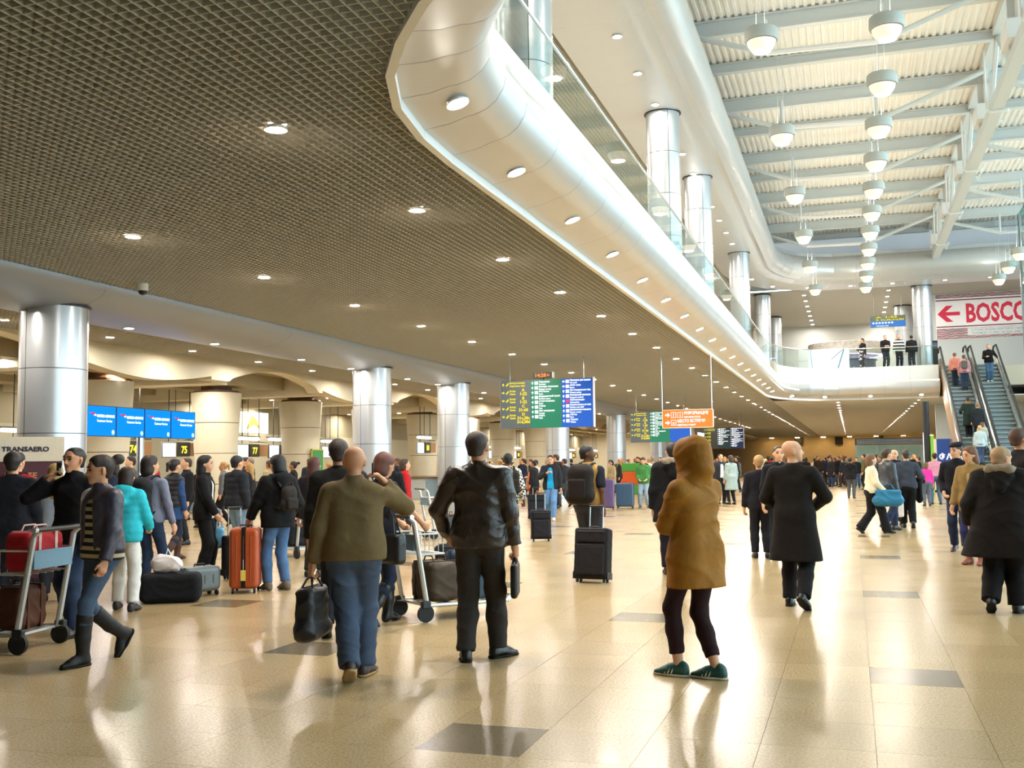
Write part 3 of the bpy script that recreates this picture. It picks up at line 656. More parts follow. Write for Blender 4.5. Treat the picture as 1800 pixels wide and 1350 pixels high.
# sign on the mezzanine
ms = thing('mezzanine_sign', 'long narrow hanging sign over the far mezzanine', 'sign', (2.12, 60, 0))
MB().box(-.9, .9, -.03, .03, 9.03, 9.32).build('panel', mat('mez_sign_olive', '#4c5644', .5, emit='#4c5644', estr=.2), ms); MB().box(-.9, .9, -.03, .03, 8.70, 9.03).build('panel', mat('mez_sign_blue', '#1a5ea8', .5, emit='#1a5ea8', estr=.2), ms)
text('A  1-22', .13, ink_y, ms, (-.6, -.035, 9.19), FRONT, 'LEFT', .004, width=1.1); text('D  31c,38c,31d,38d', .12, ink_y, ms, (-.6, -.035, 9.05), FRONT, 'LEFT', .004, width=1.4)
pm = MB()
for k in range(7): pm.box(-.8+.16*k, -.70+.16*k, -.036, -.031, 8.89, 8.97)
tag(pm.build('pictograms', ink_w, ms), kind='stuff'); text('Information desk', .09, ink_w, ms, (-.6, -.035, 8.74), FRONT, 'LEFT', .002)
for xx in (-.7, .7): MB().tube([(xx, 0, 9.3), (xx, 0, 10.64)], .012, 5).build('rod', M['chrome'], ms)

# ---------------------------------------------------------------- red and white banner on the upper wall
bn = thing('wall_banner', 'large white banner with red arrow and red lettering on the upper wall', 'banner', (0, 62.2, 0))
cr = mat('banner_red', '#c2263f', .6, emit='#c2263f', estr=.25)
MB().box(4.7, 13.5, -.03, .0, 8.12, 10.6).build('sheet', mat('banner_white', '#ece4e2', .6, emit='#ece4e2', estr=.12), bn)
def pat_mat():
    m = mat('banner_pattern', '#a8455c', .6); nt = m.node_tree; N = nt.nodes; L = nt.links; b = N['Principled BSDF']
    v = N.new('ShaderNodeTexVoronoi'); v.inputs['Scale'].default_value = 2.2; tc = N.new('ShaderNodeTexCoord'); L.new(tc.outputs['Object'], v.inputs['Vector'])
    wv = N.new('ShaderNodeTexWave'); wv.wave_type = 'RINGS'; wv.inputs['Scale'].default_value = 2.5; wv.inputs['Distortion'].default_value = 8; L.new(tc.outputs['Object'], wv.inputs['Vector'])
    r = N.new('ShaderNodeValToRGB'); r.color_ramp.elements[0].color = (.45, .10, .15, 1); r.color_ramp.elements[1].color = (.75, .62, .60, 1); r.color_ramp.elements[0].position = .35; r.color_ramp.elements[1].position = .7
    L.new(wv.outputs['Fac'], r.inputs[0]); mx = N.new('ShaderNodeMix'); mx.data_type = 'RGBA'; mx.inputs[7].default_value = (.35, .25, .25, 1); L.new(v.outputs['Distance'], mx.inputs[0]); L.new(r.outputs[0], mx.inputs[6]); L.new(mx.outputs[2], b.inputs['Base Color']); return m
pmn = pat_mat()
MB().box(4.72, 13.5, -.034, -.03, 10.38, 10.6).build('pattern_band', pmn, bn); MB().box(4.72, 13.5, -.034, -.03, 8.12, 8.70).build('pattern_band', pmn, bn)
dk = mat('banner_maroon', '#7a2238', .6)
MB().box(4.72, 13.5, -.035, -.03, 10.24, 10.30).build('stripe', dk, bn); MB().box(4.72, 13.5, -.035, -.03, 8.77, 8.83).build('stripe', dk, bn)
MB().prism([(4.80, 9.52), (5.25, 9.97), (5.6, 9.97), (5.22, 9.62), (5.95, 9.62), (5.95, 9.42), (5.22, 9.42), (5.6, 9.07), (5.25, 9.07)], 'y', -.038, -.03).build('arrow', cr, bn)
text('BOSCO FAMILY', 1.42, cr, bn, (6.22, -.036, 9.03), FRONT, 'LEFT', .045, 'lettering', width=6.5)
MB().box(6.3, 11.5, -.04, -.034, 8.28, 8.68).build('text_plate', M['white'], bn)
pk = mat('banner_grey_ink', '#9a8f96', .6); text('2 ЭТАЖ (PLAZA) СЕКТОР D 1 4636 1', .16, pk, bn, (6.5, -.042, 8.51), FRONT); text('ТЕЛЕФОН +7 (903) 130 3636, 65807', .16, pk, bn, (6.5, -.042, 8.33), FRONT)

# ---------------------------------------------------------------- escalators
def escalator(name, label, x0, x1):
    t = thing(name, label, 'escalator', (0, 0, 0)); Y0, Y1, Z1 = 45.6, 56.6, 6.2
    sl_ = Z1/(Y1-Y0); n = 30; dy = (Y1-Y0)/n; dz = Z1/n
    stm = mat('step_steel', '#9aa3a6', .4, .5)
    for k in range(n):
        y, z = Y0+k*dy, (k+1)*dz; MB().prism([(y-.03, z-.012), (y+dy+.0, z-.012), (y+dy, z-dz-.12), (y+.08, z-dz-.12), (y+.07, z-.115), (y-.03, z-.09)], 'x', x0+.14, x1-.14).build('step', stm, t)
    for x in (x0, x1-.13):
        MB().add([(x, Y0-1.0, .0), (x+.13, Y0-1.0, .0), (x+.13, Y0-1.0, .32), (x, Y0-1.0, .32), (x, Y0, .32), (x+.13, Y0, .32), (x, Y1, Z1+.32), (x+.13, Y1, Z1+.32), (x, Y1+1.2, Z1+.32), (x+.13, Y1+1.2, Z1+.32), (x, Y1+1.2, Z1-.7), (x+.13, Y1+1.2, Z1-.7), (x, Y1, Z1-.7), (x+.13, Y1, Z1-.7), (x, Y0+1.2, 0), (x+.13, Y0+1.2, 0)],
                 [(0,1,2,3),(3,2,5,4),(4,5,7,6),(6,7,9,8),(8,9,11,10),(10,11,13,12),(12,13,15,14),(14,15,1,0),(0,3,4,14),(4,6,12,14),(6,8,10,12),(1,15,5,2),(5,15,13,7),(7,13,11,9)]).build('skirt_cladding', mat('escalator_clad', '#c9a888', .35, .5, var=.03) if x == x0 else M['chrome'], t)
        c = x+.065
        pts = [(Y0-1.0, .32), (Y0, .32), (Y1, Z1+.32), (Y1+1.0, Z1+.32)]; up_ = .58
        for (a, za), (b, zb) in zip(pts, pts[1:]):
            k = max(1, int((b-a)/1.6))
            for q in range(k):
                ya, yb = a+(b-a)*q/k+.01, a+(b-a)*(q+1)/k-.01; z0, z1 = za+(zb-za)*q/k, za+(zb-za)*(q+1)/k
                MB().prism([(ya, z0), (yb, z1), (yb, z1+up_), (ya, z0+up_)], 'x', c-.006, c+.006).build('glass_panel', M['glass'], t)
        MB().tube([(c, Y0-1.1, .5), (c, Y0-1.2, .7), (c, Y0-1.0, .92), (c, Y0, .95), (c, Y1, Z1+.95), (c, Y1+1.0, Z1+.95), (c, Y1+1.2, Z1+.75)], .045, 8).build('handrail', M['rubber'], t, smooth=True)
        MB().tube([(c, Y0-1.0, .34), (c, Y0, .34), (c, Y1, Z1+.34), (c, Y1+1.0, Z1+.34)], .05, 6).build('deck_rail', M['chrome'], t)
    MB().box(x0, x1, Y1, Y1+1.3, Z1-.1, Z1).build('landing_plate', M['chrome'], t); MB().box(x0, x1, Y0-1.6, Y0, -.0, .01).build('landing_plate', M['chrome'], t)
    MB().prism([(Y0+1.0, 0), (Y1, Z1-.9), (Y1+1.2, Z1-.9), (Y1+1.2, Z1-1.0), (Y1+.4, Z1-1.0), (Y0+1.6, .0)], 'x', x0+.02, x1-.02).build('underside', mat('escalator_under', '#c2a890', .4, .4), t)
    return t
escalator('escalator', 'left escalator rising to the mezzanine', 4.36, 5.66)
escalator('escalator', 'right escalator beside the mezzanine banner', 5.76, 7.06)
MB_side = thing('landing_gate', 'dark barrier gate at the top of the left escalator', 'barrier', (4.2, 56.8, 6.2))
MB().box(-.12, .12, -.1, .1, 0, 1.3).build('post', M['black'], MB_side); MB().box(-.1, .1, -.12, -.1, .9, 1.2).build('panel', mat('gate_panel', '#47586e', .4), MB_side)
# mezzanine kiosk with round lit canopy and bright screen wall
kk = thing('mezzanine_kiosk', 'round lit canopy kiosk behind the far balustrade', 'kiosk', (-.1, 63.5, 6.2))
MB().lathe([(2.1, 1.3), (2.12, 1.35), (2.12, 2.0), (2.05, 2.05), (0.01, 2.06)], 40).build('canopy', mat('canopy_pattern', '#b5aca0', .5, var=.5, scale=6), kk, smooth=True)
MB().lathe([(2.09, 1.30), (1.8, 1.29)], 40).build('light_ring', emis('canopy_light', '#cfd0ff', 3.5), kk); MB().lathe([(.18, 0), (.18, 1.3)], 12).build('stem', M['chrome'], kk, smooth=True)
MB().lathe([(1.6, 0), (1.6, 1.0), (1.7, 1.02), (1.7, 1.06), (1.3, 1.06)], 32).build('counter', mat('kiosk_counter', '#55565e', .4), kk, smooth=True)
lw = thing('lit_showcase', 'bright white lit showcase with slanted posts on the mezzanine', 'showcase', (-1.0, 60.6, 6.2))
MB().box(-1.1, 1.05, 0, .5, .1, 1.5).build('light_panel', emis('showcase_white', '#f6fbff', 1.6), lw); MB().box(-1.15, 1.1, -.05, .55, 0, .1).build('plinth', M['grey'], lw)
MB().tube([(-.9, -.06, .1), (-1.0, -.06, 1.5)], .04, 6).build('post', mat('post_teal', '#7fb0b4', .4), lw); MB().tube([(.35, -.06, .1), (.8, -.06, 1.5)], .05, 6).build('post', mat('post_blue', '#7f9ec0', .4), lw); MB().tube([(.1, -.06, .9), (.8, -.06, 1.5)], .03, 6).build('post', M['grey'], lw)

# ---------------------------------------------------------------- far ground floor: dark pole, shop front, hoarding
pl = thing('dark_pole', 'tall black pole standing left of the escalators', 'pole', (3.2, 50, 0)); MB().lathe([(.14, 0), (.14, 4.08), (.001, 4.08)], 14).build('shaft', M['black'], pl, smooth=True); MB().box(-.16, -.14, -.05, .05, 1.4, 2.7).build('light_strip', emis('pole_light', '#eef2ff', 1.5), pl); MB().lathe([(.2, 0), (.2, .06), (.14, .08)], 14).build('base', M['dark'], pl)
hd = thing('poster_wall', 'row of coloured poster panels below the left escalator', 'poster wall', (0, 52.2, 0))
for k, (a, b, c, nm) in enumerate(((3.62, 3.75, '#e8e0d0', 'edge'), (3.75, 4.35, '#2a4f9e', 'p'), (4.35, 4.55, '#8a6a70', 'p'), (4.55, 4.75, '#e07830', 'p'), (4.75, 4.95, '#e8d8a8', 'p'), (4.95, 5.5, '#6a5060', 'p'), (5.5, 6.1, '#d8d0c0', 'p'))):
    MB().box(a, b-.01, -.03, .03, .1, 2.45).build('poster_panel', mat('poster_%d' % k, c, .5, emit=c, estr=.15), hd)
text('ФА', .38, ink_w, hd, (3.82, -.034, 1.5), FRONT, 'LEFT', .01)
MB().box(3.6, 6.1, -.05, .05, 0, .1).build('base', M['dark'], hd)
sh = thing('shop_front', 'dark framed glass shop front at the end of the hall', 'shop front', (0, 66, 0))
MB().box(0.2, 4.6, -.05, .05, 2.4, 2.8).build('lintel', mat('shop_black', '#22282a', .4), sh)
for x in (.2, 1.4, 2.6, 3.8, 4.55): MB().box(x, x+.08, -.05, .05, 0, 2.4).build('frame_post', M['grey'], sh)
for x in (.28, 1.48, 2.68): MB().box(x, x+1.12, -.01, .01, .1, 2.4).build('glass_pane', M['glass'], sh)
MB().box(4.4, 4.6, -.08, .08, 0, 2.9).build('green_post', emis('shop_green', '#8fd046', .7), sh); MB().box(.3, 4.4, 1.4, 1.5, .0, 2.4).build('back_wall', mat('shop_back', '#9fb0a6', .6), sh)
for k in range(4): MB().box(.3, 4.3, -.07, .04, 2.45+.08*k, 2.48+.08*k).build('slat', M['chrome'], sh)
wb = struct('wall_under_mezzanine', 'pale wall behind the escalators'); MB().box(4.6, 14, 64, 64.2, 0, 4.6).build('wall_panel', M['wallgrey'], wb)
# loudspeakers on the far wall, camera dome
for k, x in enumerate((-6.5, -1.5, 3.4)):
    s_ = thing('wall_speaker', 'black loudspeaker on the far tan wall, %s' % ('left', 'middle', 'right')[k], 'loudspeaker', (x, 141.3, 3.5), group='far wall loudspeakers'); MB().box(-.5, .5, -.2, .1, 0, 1.0).build('case', M['black'], s_, bevel=.05); MB().box(-.4, .4, -.22, -.2, .1, .9).build('grille', M['dark'], s_)
for k in range(9):
    x = -13+3.2*k; s_ = thing('wall_washer', 'small lamp washing the far tan wall with light', 'lamp', (x, 139.8, 4.45), group='wall washer lamps'); MB().box(-.3, .3, -.1, .1, 0, .14).build('case', M['white'], s_); MB().box(-.26, .26, -.06, .08, -.012, -.002).build('lens', emis('washer_lens', '#ffd890', 160.), s_)
cm = thing('dome_camera', 'small white dome camera under the grille ceiling', 'camera', (-11.1, 14.5, 4.5)); MB().lathe([(.0001, .1), (.09, .1), (.09, .0), (.085, -.02)], 16).build('body', M['white'], cm, smooth=True); MB().lathe([(.075, -.02), (.06, -.07), (.0001, -.095)], 16).build('dome', M['black'], cm, smooth=True)

lf = thing('glass_lift_shaft', 'glass lift shaft at the right edge beside the escalators', 'lift shaft', (8.35, 49.9, 0))
for sx in (-1, 1):
    for sy in (-1, 1): MB().box(sx*.9-.05, sx*.9+.05, sy*.9-.05, sy*.9+.05, 0, 12.4).build('post', M['grey'], lf)
for k in range(6):
    z0, z1 = .1+2.05*k, 2.05*(k+1)
    MB().box(-.95, .95, -.95, .95, z1, z1+.06).build('ring', mat('lift_teal', '#4f9aa0', .4), lf) if k == 5 else None
    for a in (-1, 1):
        MB().box(-.84, .84, a*.9-.006, a*.9+.006, z0, z1).build('pane', M['glass'], lf); MB().box(a*.9-.006, a*.9+.006, -.84, .84, z0, z1).build('pane', M['glass'], lf)
# ---------------------------------------------------------------- implicit-surface modeller (bodies, clothes, soft bags)
F = np.float32
def v3(*a): return np.array(a if len(a) == 3 else a[0], F)
def smin(a, b, k):
    if k <= 0: return np.minimum(a, b)
    h = np.clip(.5+.5*(b-a)/k, 0, 1); return b+(a-b)*h-k*h*(1-h)
def cap(a, b, ra, rb=None, k=.03, sq=None):
    """tapered capsule; sq=(normal, factor) flattens it along the normal"""
    return ('c', v3(a), v3(b), F(ra), F(ra if rb is None else rb), F(k), None if sq is None else (v3(sq[0])/np.linalg.norm(sq[0]).astype(F), F(sq[1])))
def rbox(c, h, r, k=.02): return ('b', v3(c), v3(h), F(r), F(0), F(k), None)
def prim_d(P, p):
    t, a, b, ra, rb, k, sq = p
    if t == 'b':
        q = np.abs(P-a)-(b-ra); return np.linalg.norm(np.maximum(q, 0), axis=1)+np.minimum(q.max(1), 0)-ra
    pa = P-a; ba = b-a
    if sq is not None:
        n, f = sq; g = 1/f-1; pa = pa+np.outer(pa@n, n)*g; ba = ba+n*(ba@n)*g
    bb = ba@ba
    if bb < 1e-9: return (np.sqrt((pa*pa).sum(1))-ra)*(F(1) if sq is None else sq[1])
    h = np.clip(pa@ba/bb, 0, 1); q = pa-h[:, None]*ba
    d = np.sqrt((q*q).sum(1))-(ra+(rb-ra)*h)
    return d if sq is None else d*sq[1]
def bounds(pr, m=0.):
    lo = np.min([np.minimum(p[1]-p[3], p[2]-p[4]) if p[0] == 'c' else p[1]-p[2] for p in pr], 0); hi = np.max([np.maximum(p[1]+p[3], p[2]+p[4]) if p[0] == 'c' else p[1]+p[2] for p in pr], 0)
    return lo-m, hi+m
class Solid:
    """groups of primitives joined smoothly, carved and cut, with cloth relief"""
    def __init__(s): s.g = []; s.sub = []; s.cut = []; s.rel = None
    def add(s, *pr, k=.02, cuts=()): pr = [p for p in pr if p is not None]; s.g.append((pr, k, *bounds(pr, .09), [(v3(a), v3(n)) for a, n in cuts])); return s
    def carve(s, pr, k=.01): s.sub.append((pr, k)); return s
    def plane(s, p, n): s.cut.append((v3(p), v3(n))); return s
    def __call__(s, P):
        d = np.full(len(P), F(1.))
        for pr, k, lo, hi, cuts in s.g:
            m = ((P > lo) & (P < hi)).all(1); i = np.nonzero(m)[0]
            if not len(i): continue
            Q = P[i]; e = None
            for p in pr:
                x = prim_d(Q, p); e = x if e is None else smin(e, x, p[5])
            if s.rel is not None: e = e+s.rel(Q)
            for a, n in cuts: e = np.maximum(e, (Q-a)@n)
            d[i] = smin(d[i], e, k)
        for pr, k in s.sub: d = -smin(-d, prim_d(P, pr), k)
        for p, n in s.cut: d = np.maximum(d, (P-p)@n)
        return d
    def bounds(s):
        lo = np.min([g[2] for g in s.g], 0)-.0; hi = np.max([g[3] for g in s.g], 0); return lo, hi
def mesh_solid(s, name, cell, scale=1., B=4):
    lo, hi = s.bounds(); n = np.ceil((hi-lo)/(cell*B)).astype(int); N = n*B
    ci = np.stack(np.meshgrid(*[np.arange(k) for k in n], indexing='ij'), -1).reshape(-1, 3)
    cc = (lo+(ci+.5-.5/B)*cell*B).astype(F); dc = s(cc); half = cell*B*.87
    act = np.abs(dc) < half*1.35+.014
    D = np.repeat(np.repeat(np.repeat(np.where(dc < 0, F(-1), F(1)).reshape(n), B, 0), B, 1), B, 2)
    off = np.stack(np.meshgrid(*[np.arange(B)]*3, indexing='ij'), -1).reshape(-1, 3)
    idx = (ci[act][:, None, :]*B+off[None]).reshape(-1, 3)
    if len(idx): D[idx[:, 0], idx[:, 1], idx[:, 2]] = s((lo+idx*cell).astype(F))
    D[0] = D[-1] = 1; D[:, 0] = D[:, -1] = 1; D[:, :, 0] = D[:, :, -1] = 1
    S = (D < 0); a = S[:-1, :-1, :-1].astype(np.int8)
    cnt = a.copy()
    for x in (0, 1):
        for y in (0, 1):
            for z in (0, 1):
                if x+y+z: cnt += S[x:N[0]-1+x, y:N[1]-1+y, z:N[2]-1+z]
    C = np.argwhere((cnt > 0) & (cnt < 8)); ids = np.full(np.array(N)-1, -1, np.int32); ids[C[:, 0], C[:, 1], C[:, 2]] = np.arange(len(C))
    acc = np.zeros((len(C), 3)); num = np.zeros(len(C))
    cor = {(x, y, z): D[C[:, 0]+x, C[:, 1]+y, C[:, 2]+z] for x in (0, 1) for y in (0, 1) for z in (0, 1)}
    for ax in range(3):
        for u in (0, 1):
            for w_ in (0, 1):
                p = [0, 0, 0]; o_ = [k for k in range(3) if k != ax]; p[o_[0]] = u; p[o_[1]] = w_; q = list(p); q[ax] = 1
                da, db = cor[tuple(p)], cor[tuple(q)]; m = (da < 0) != (db < 0); t = np.where(m, da/np.where(m, da-db, 1), 0)
                pos = np.tile(np.array(p, float), (len(C), 1)); pos[:, ax] += t; acc[m] += pos[m]; num[m] += 1
    V = lo+(C+acc/num[:, None])*cell; Q = []
    for ax in range(3):
        sl0 = [slice(None)]*3; sl1 = [slice(None)]*3; sl0[ax] = slice(0, -1); sl1[ax] = slice(1, None)
        A, Bb = S[tuple(sl0)], S[tuple(sl1)]; E = np.argwhere(A != Bb)
        o1, o2 = (ax+1) % 3, (ax+2) % 3; E = E[(E[:, o1] > 0) & (E[:, o2] > 0)]
        if not len(E): continue
        ins = A[E[:, 0], E[:, 1], E[:, 2]]
        def I(d1, d2):
            e = E.copy(); e[:, o1] -= d1; e[:, o2] -= d2; return ids[e[:, 0], e[:, 1], e[:, 2]]
        q = np.stack([I(1, 1), I(0, 1), I(0, 0), I(1, 0)], 1); q[~ins] = q[~ins][:, ::-1]; Q.append(q)
    Q = np.concatenate(Q) if Q else np.zeros((0, 4), int); Q = Q[(Q >= 0).all(1)]
    me = bpy.data.meshes.new(name); me.vertices.add(len(V)); me.vertices.foreach_set('co', (V*scale).astype(F).ravel())
    me.loops.add(len(Q)*4); me.loops.foreach_set('vertex_index', Q.astype(np.int32).ravel()); me.polygons.add(len(Q)); me.polygons.foreach_set('loop_start', np.arange(0, len(Q)*4, 4, dtype=np.int32))
    me.update(calc_edges=True); me.validate()
    me.polygons.foreach_set('use_smooth', np.ones(len(Q), bool)); return me
def folds(amp, f=1., seed=0., dirn=(.3, .2, 1.)):
    """creases of hanging cloth: soft ridges running across the given direction"""
    dv = v3(dirn)
    def r(P):
        x, y, z = P[:, 0], P[:, 1], P[:, 2]; a = P@dv
        p1 = 30*f*a+2.6*np.sin(8*f*x+seed)+2.1*np.sin(9*f*y+2*seed)+1.5*np.sin(5*z+seed)
        p2 = 47*f*(a-.5*x)+3.*np.sin(10*f*(x+y)+seed)+2*np.sin(7*z+2*seed)
        g1 = (1-np.abs(np.sin(p1*.5)))**2; g2 = (1-np.abs(np.sin(p2*.5)))**2; w_ = .5+.5*np.sin(9*z+4*x+3*y+seed*1.3)
        return (amp*(.5-1.1*g1*w_-.8*g2*(1-w_))).astype(F)
    return r
def quilt(amp, step=.085, fa=.003):
    fo = folds(fa)
    def r(P): return (amp*(.4-np.abs(np.sin(PI*P[:, 2]/step)))+fo(P)).astype(F)
    return r

# ---------------------------------------------------------------- people
def rotz(a): c, s_ = math.cos(a), math.sin(a); return np.array([[c, -s_, 0], [s_, c, 0], [0, 0, 1]], F)
def rotx(a): c, s_ = math.cos(a), math.sin(a); return np.array([[1, 0, 0], [0, c, -s_], [0, s_, c]], F)
def unit(a): a = np.asarray(a, float); return a/max(1e-9, np.linalg.norm(a))
def ik(a, t, l1, l2, pole):
    a = np.asarray(a, float); t = np.asarray(t, float); d = t-a; L = np.linalg.norm(d); u = d/max(L, 1e-6)
    if L > (l1+l2)*.995: t = a+u*(l1+l2)*.995; L = (l1+l2)*.995
    x = (l1*l1-l2*l2+L*L)/(2*L); h = math.sqrt(max(0, l1*l1-x*x)); p = np.asarray(pole, float); p = unit(p-u*(p@u)); return a+u*x+p*h, t
SKIN = {'fair': '#d9a583', 'warm': '#c98f6c', 'tan': '#9c6a48', 'dark': '#5d3c29'}
def skin_mat(s): return mat('skin_'+s, SKIN[s], .55, var=.08, scale=14, spec=.35)
def pose_walk(st=.30, lead='l'):
    a, b = ('fl', 'fr') if lead == 'l' else ('fr', 'fl'); sa = -1 if lead == 'l' else 1
    return {a: (sa*.08, st*.55, .085), b: (-sa*.08, -st*.5, .12), 'pz': .925, ('pl' if lead == 'l' else 'pr'): 0, ('pr' if lead == 'l' else 'pl'): -38}
class Body:
    def __init__(b, H, pose, female=False, fat=0.):
        p = dict(fl=(-.1, .02, .085), fr=(.1, -.02, .085), pl=0, pr=0, tl=8, tr=-8, pz=.945, lean=2, twist=0, hl=(-.27, .06, .82), hr=(.27, .06, .82), el=(-.5, -1, -.2), er=(.5, -1, -.2), hy=0, hp=0, cl=45, cr=45, knl=(0, 1, 0), knr=(0, 1, 0), side=0)
        p.update(pose or {}); b.p = p; b.s = H/1.75; b.fem = female; b.fat = fat
        L = math.radians(p['lean']); b.Rl = rotx(-L); b.P0 = v3(p['side'], 0, p['pz'])
        sh = .165 if female else .185
        Rt = rotz(math.radians(p['twist']))
        def T(x, y, z):     # a point of the upright trunk, leaned and twisted with the pose
            f = min(1, max(0, (z-.95)/.4)); q = rotz(math.radians(p['twist'])*f)@v3(x, y, z-.945); return b.P0+b.Rl@q if z > .945 else b.P0+q
        b.T = T
        b.shl, b.shr = T(-sh, -.015, 1.405), T(sh, -.015, 1.405)
        b.ell, b.wl = ik(b.shl, p['hl'], .285, .255, p['el']); b.elr, b.wr = ik(b.shr, p['hr'], .285, .255, p['er'])
        b.hpl, b.hpr = b.P0+v3(-.09, 0, -.03), b.P0+v3(.09, 0, -.03)
        b.knl, b.al = ik(b.hpl, p['fl'], .43, .425, p['knl']); b.knr, b.ar = ik(b.hpr, p['fr'], .43, .425, p['knr'])
        b.nk = T(0, -.015, 1.46); b.Rh = b.Rl@rotz(math.radians(p['twist']*.6+p['hy']))@rotx(math.radians(p['hp'])); b.hb = T(0, -.005, 1.54)
    def Hd(b, x, y, z): return b.hb+b.Rh@v3(x, y, z-1.54)*F(1.07)     # a point of the head
    def foot(b, sd):
        a = np.asarray(b.al if sd == 'l' else b.ar, F); yaw = math.radians(b.p['t'+sd]); pt = math.radians(b.p['p'+sd]); R = rotz(yaw)@rotx(pt); return a, R
    def hand(b, sd, fine):
        w_, e_ = (b.wl, b.ell) if sd == 'l' else (b.wr, b.elr); sg = -1 if sd == 'l' else 1
        d = unit(unit(w_-e_)+np.asarray(b.p.get('hd'+sd, (0, 0, 0)), float)); n = np.array(b.p.get('pn'+sd, (-sg, .25, 0)), float); n = unit(n-d*(n@d)); s_ = np.cross(d, n)
        ref = np.array(b.p.get('th'+sd, (0, 1, .3)), float)
        if s_@ref < 0: s_ = -s_
        pr = [cap(w_, w_+d*.03, .028, .030, .02), cap(w_+d*.03+s_*.008, w_+d*.078+s_*.012, .030, .032, .015, (n, .55)), cap(w_+d*.03-s_*.012, w_+d*.078-s_*.014, .028, .030, .015, (n, .55))]
        c = math.radians(b.p['c'+sd])
        def bend(q): return d*math.cos(q)+n*math.sin(q)
        if fine:
            for k, (o, l) in enumerate(((.030, .072), (.010, .082), (-.011, .076), (-.031, .060))):
                a = w_+d*.092+s_*o; m = a+bend(c*.8)*l*.52; z = m+bend(c*1.9)*l*.34; y = z+bend(c*2.5)*l*.22
                pr += [cap(a-d*.02, m, .0100, .0092, .006), cap(m, z, .0092, .0084, .003), cap(z, y, .0084, .0074, .003)]
            t0 = w_+d*.022+s_*.026; t1 = t0+unit(d*.75+s_*.65+n*.25)*.045; t2 = t1+unit(d+s_*.1+n*.5)*.034; pr += [cap(t0, t1, .0135, .0115, .01), cap(t1, t2, .0112, .009, .004)]
        else:
            a = w_+d*.09; m = a+bend(c*.8)*.045; pr += [cap(a, m, .030, .028, .01, (n, .5)), cap(m, m+bend(c*1.9)*.035, .028, .024, .01, (n, .5)), cap(w_+d*.03+s_*.028, w_+d*.075+s_*.05, .014, .011, .01)]
        return pr, w_+d*.095+n*.012
    def body(b, fine=True, face=True, bald=False):
        S = Solid(); T, H = b.T, b.Hd; f = b.fat
        S.add(cap(T(-.06, .0, 1.33), T(.06, .0, 1.33), .100+f*.5, k=.06, sq=((0, 1, 0), .88)), cap(b.shl, b.shr, .044, k=.05), cap(T(-.045, 0, 1.12), T(.045, 0, 1.12), .092+f, k=.08, sq=((0, 1, 0), .85)), cap(T(-.075, -.01, .96), T(.075, -.01, .96), .105+f*.7, k=.08), cap(T(0, -.01, 1.40), b.nk, .07, .055, .04))
        S.add(cap(b.nk, H(0, .0, 1.58), .056, .052, .03), k=.03)
        hd = [cap(H(0, -.028, 1.665), H(0, .012, 1.665), .080, .078, .03), cap(H(0, .0, 1.625), H(0, .035, 1.61), .072, .060, .03), cap(H(0, .03, 1.60), H(0, .058, 1.558), .054, .034, .03)]
        if fine:
            for sg in (-1, 1): hd += [cap(H(sg*.078, -.008, 1.640), H(sg*.076, -.004, 1.605), .021, .013, .006, (b.Rh@v3(1, -.45*sg, 0), .5))]
            hd += [cap(H(0, .083, 1.648), H(0, .104, 1.612), .009, .0145, .012), cap(H(-.012, .096, 1.607), H(.012, .096, 1.607), .010, k=.008), cap(H(-.04, .072, 1.668), H(.04, .072, 1.668), .012, k=.02), cap(H(-.016, .083, 1.577), H(.016, .083, 1.577), .0085, k=.008), cap(H(0, .074, 1.55), H(0, .074, 1.55), .02, k=.02)]
        else: hd += [cap(H(0, .085, 1.645), H(0, .103, 1.612), .012, .016, .012), cap(H(-.078, -.006, 1.62), H(.078, -.006, 1.62), .018, k=.01)]
        S.add(*hd, k=.02)
        if fine:
            for sg in (-1, 1): S.carve(cap(H(sg*.033, .100, 1.645), H(sg*.033, .100, 1.645), .017), .012)
        for sd, sh, el, wr_ in (('l', b.shl, b.ell, b.wl), ('r', b.shr, b.elr, b.wr)):
            S.add(cap(sh, el, .046, .038, .03), cap(el, wr_, .039, .027, .03), k=.03)
            hp, c = b.hand(sd, fine); S.add(*hp, k=.012)
        for sd, h, kn, a in (('l', b.hpl, b.knl, b.al), ('r', b.hpr, b.knr, b.ar)):
            mid = kn+(a-kn)*.35+unit(np.cross(np.cross(a-kn, (0, 1, 0)), a-kn))*0
            S.add(cap(h, kn, .078, .053, .03), cap(kn, mid, .05, .052, .03), cap(mid, a, .052, .036, .03), k=.04)
            A, R = b.foot(sd); S.add(cap(A+R@v3(0, -.03, -.04), A+R@v3(0, .14, -.058), .032, .024, .02), k=.02)
        return S
    def shoes(b, sd, kind):
        A, R = b.foot(sd); S = Solid(); P = lambda x, y, z: A+R@v3(x, y, z)
        up = cap(P(0, -.04, -.02), P(0, -.045, -.05), .042, .04, .02)
        S.add(up, cap(P(0, -.02, -.04), P(.0, .10, -.045), .042, .043, .02, (R@v3(0, 0, 1), .8)), cap(P(0, .10, -.053), P(0, .165, -.060), .043, .032, .02, (R@v3(0, 0, 1), .68)), cap(P(0, -.02, .0), P(0, .07, -.02), .036, .03, .02))
        if kind == 'boot':
            kn = b.knl if sd == 'l' else b.knr; S.add(cap(P(0, -.015, -.02), A+(kn-A)*.35, .050, .062, .02), cap(A+(kn-A)*.35, A+(kn-A)*.78, .062, .069, .02), k=.02); S.plane(A+(kn-A)*.80, unit(kn-A))
        elif kind == 'ankle': 
            kn = b.knl if sd == 'l' else b.knr; S.add(cap(P(0, -.015, -.02), A+(kn-A)*.14, .05, .052, .02), k=.02); S.plane(A+(kn-A)*.20, unit(kn-A))
        S.plane(P(0, 0, -.082), -(R@v3(0, 0, 1))); return S
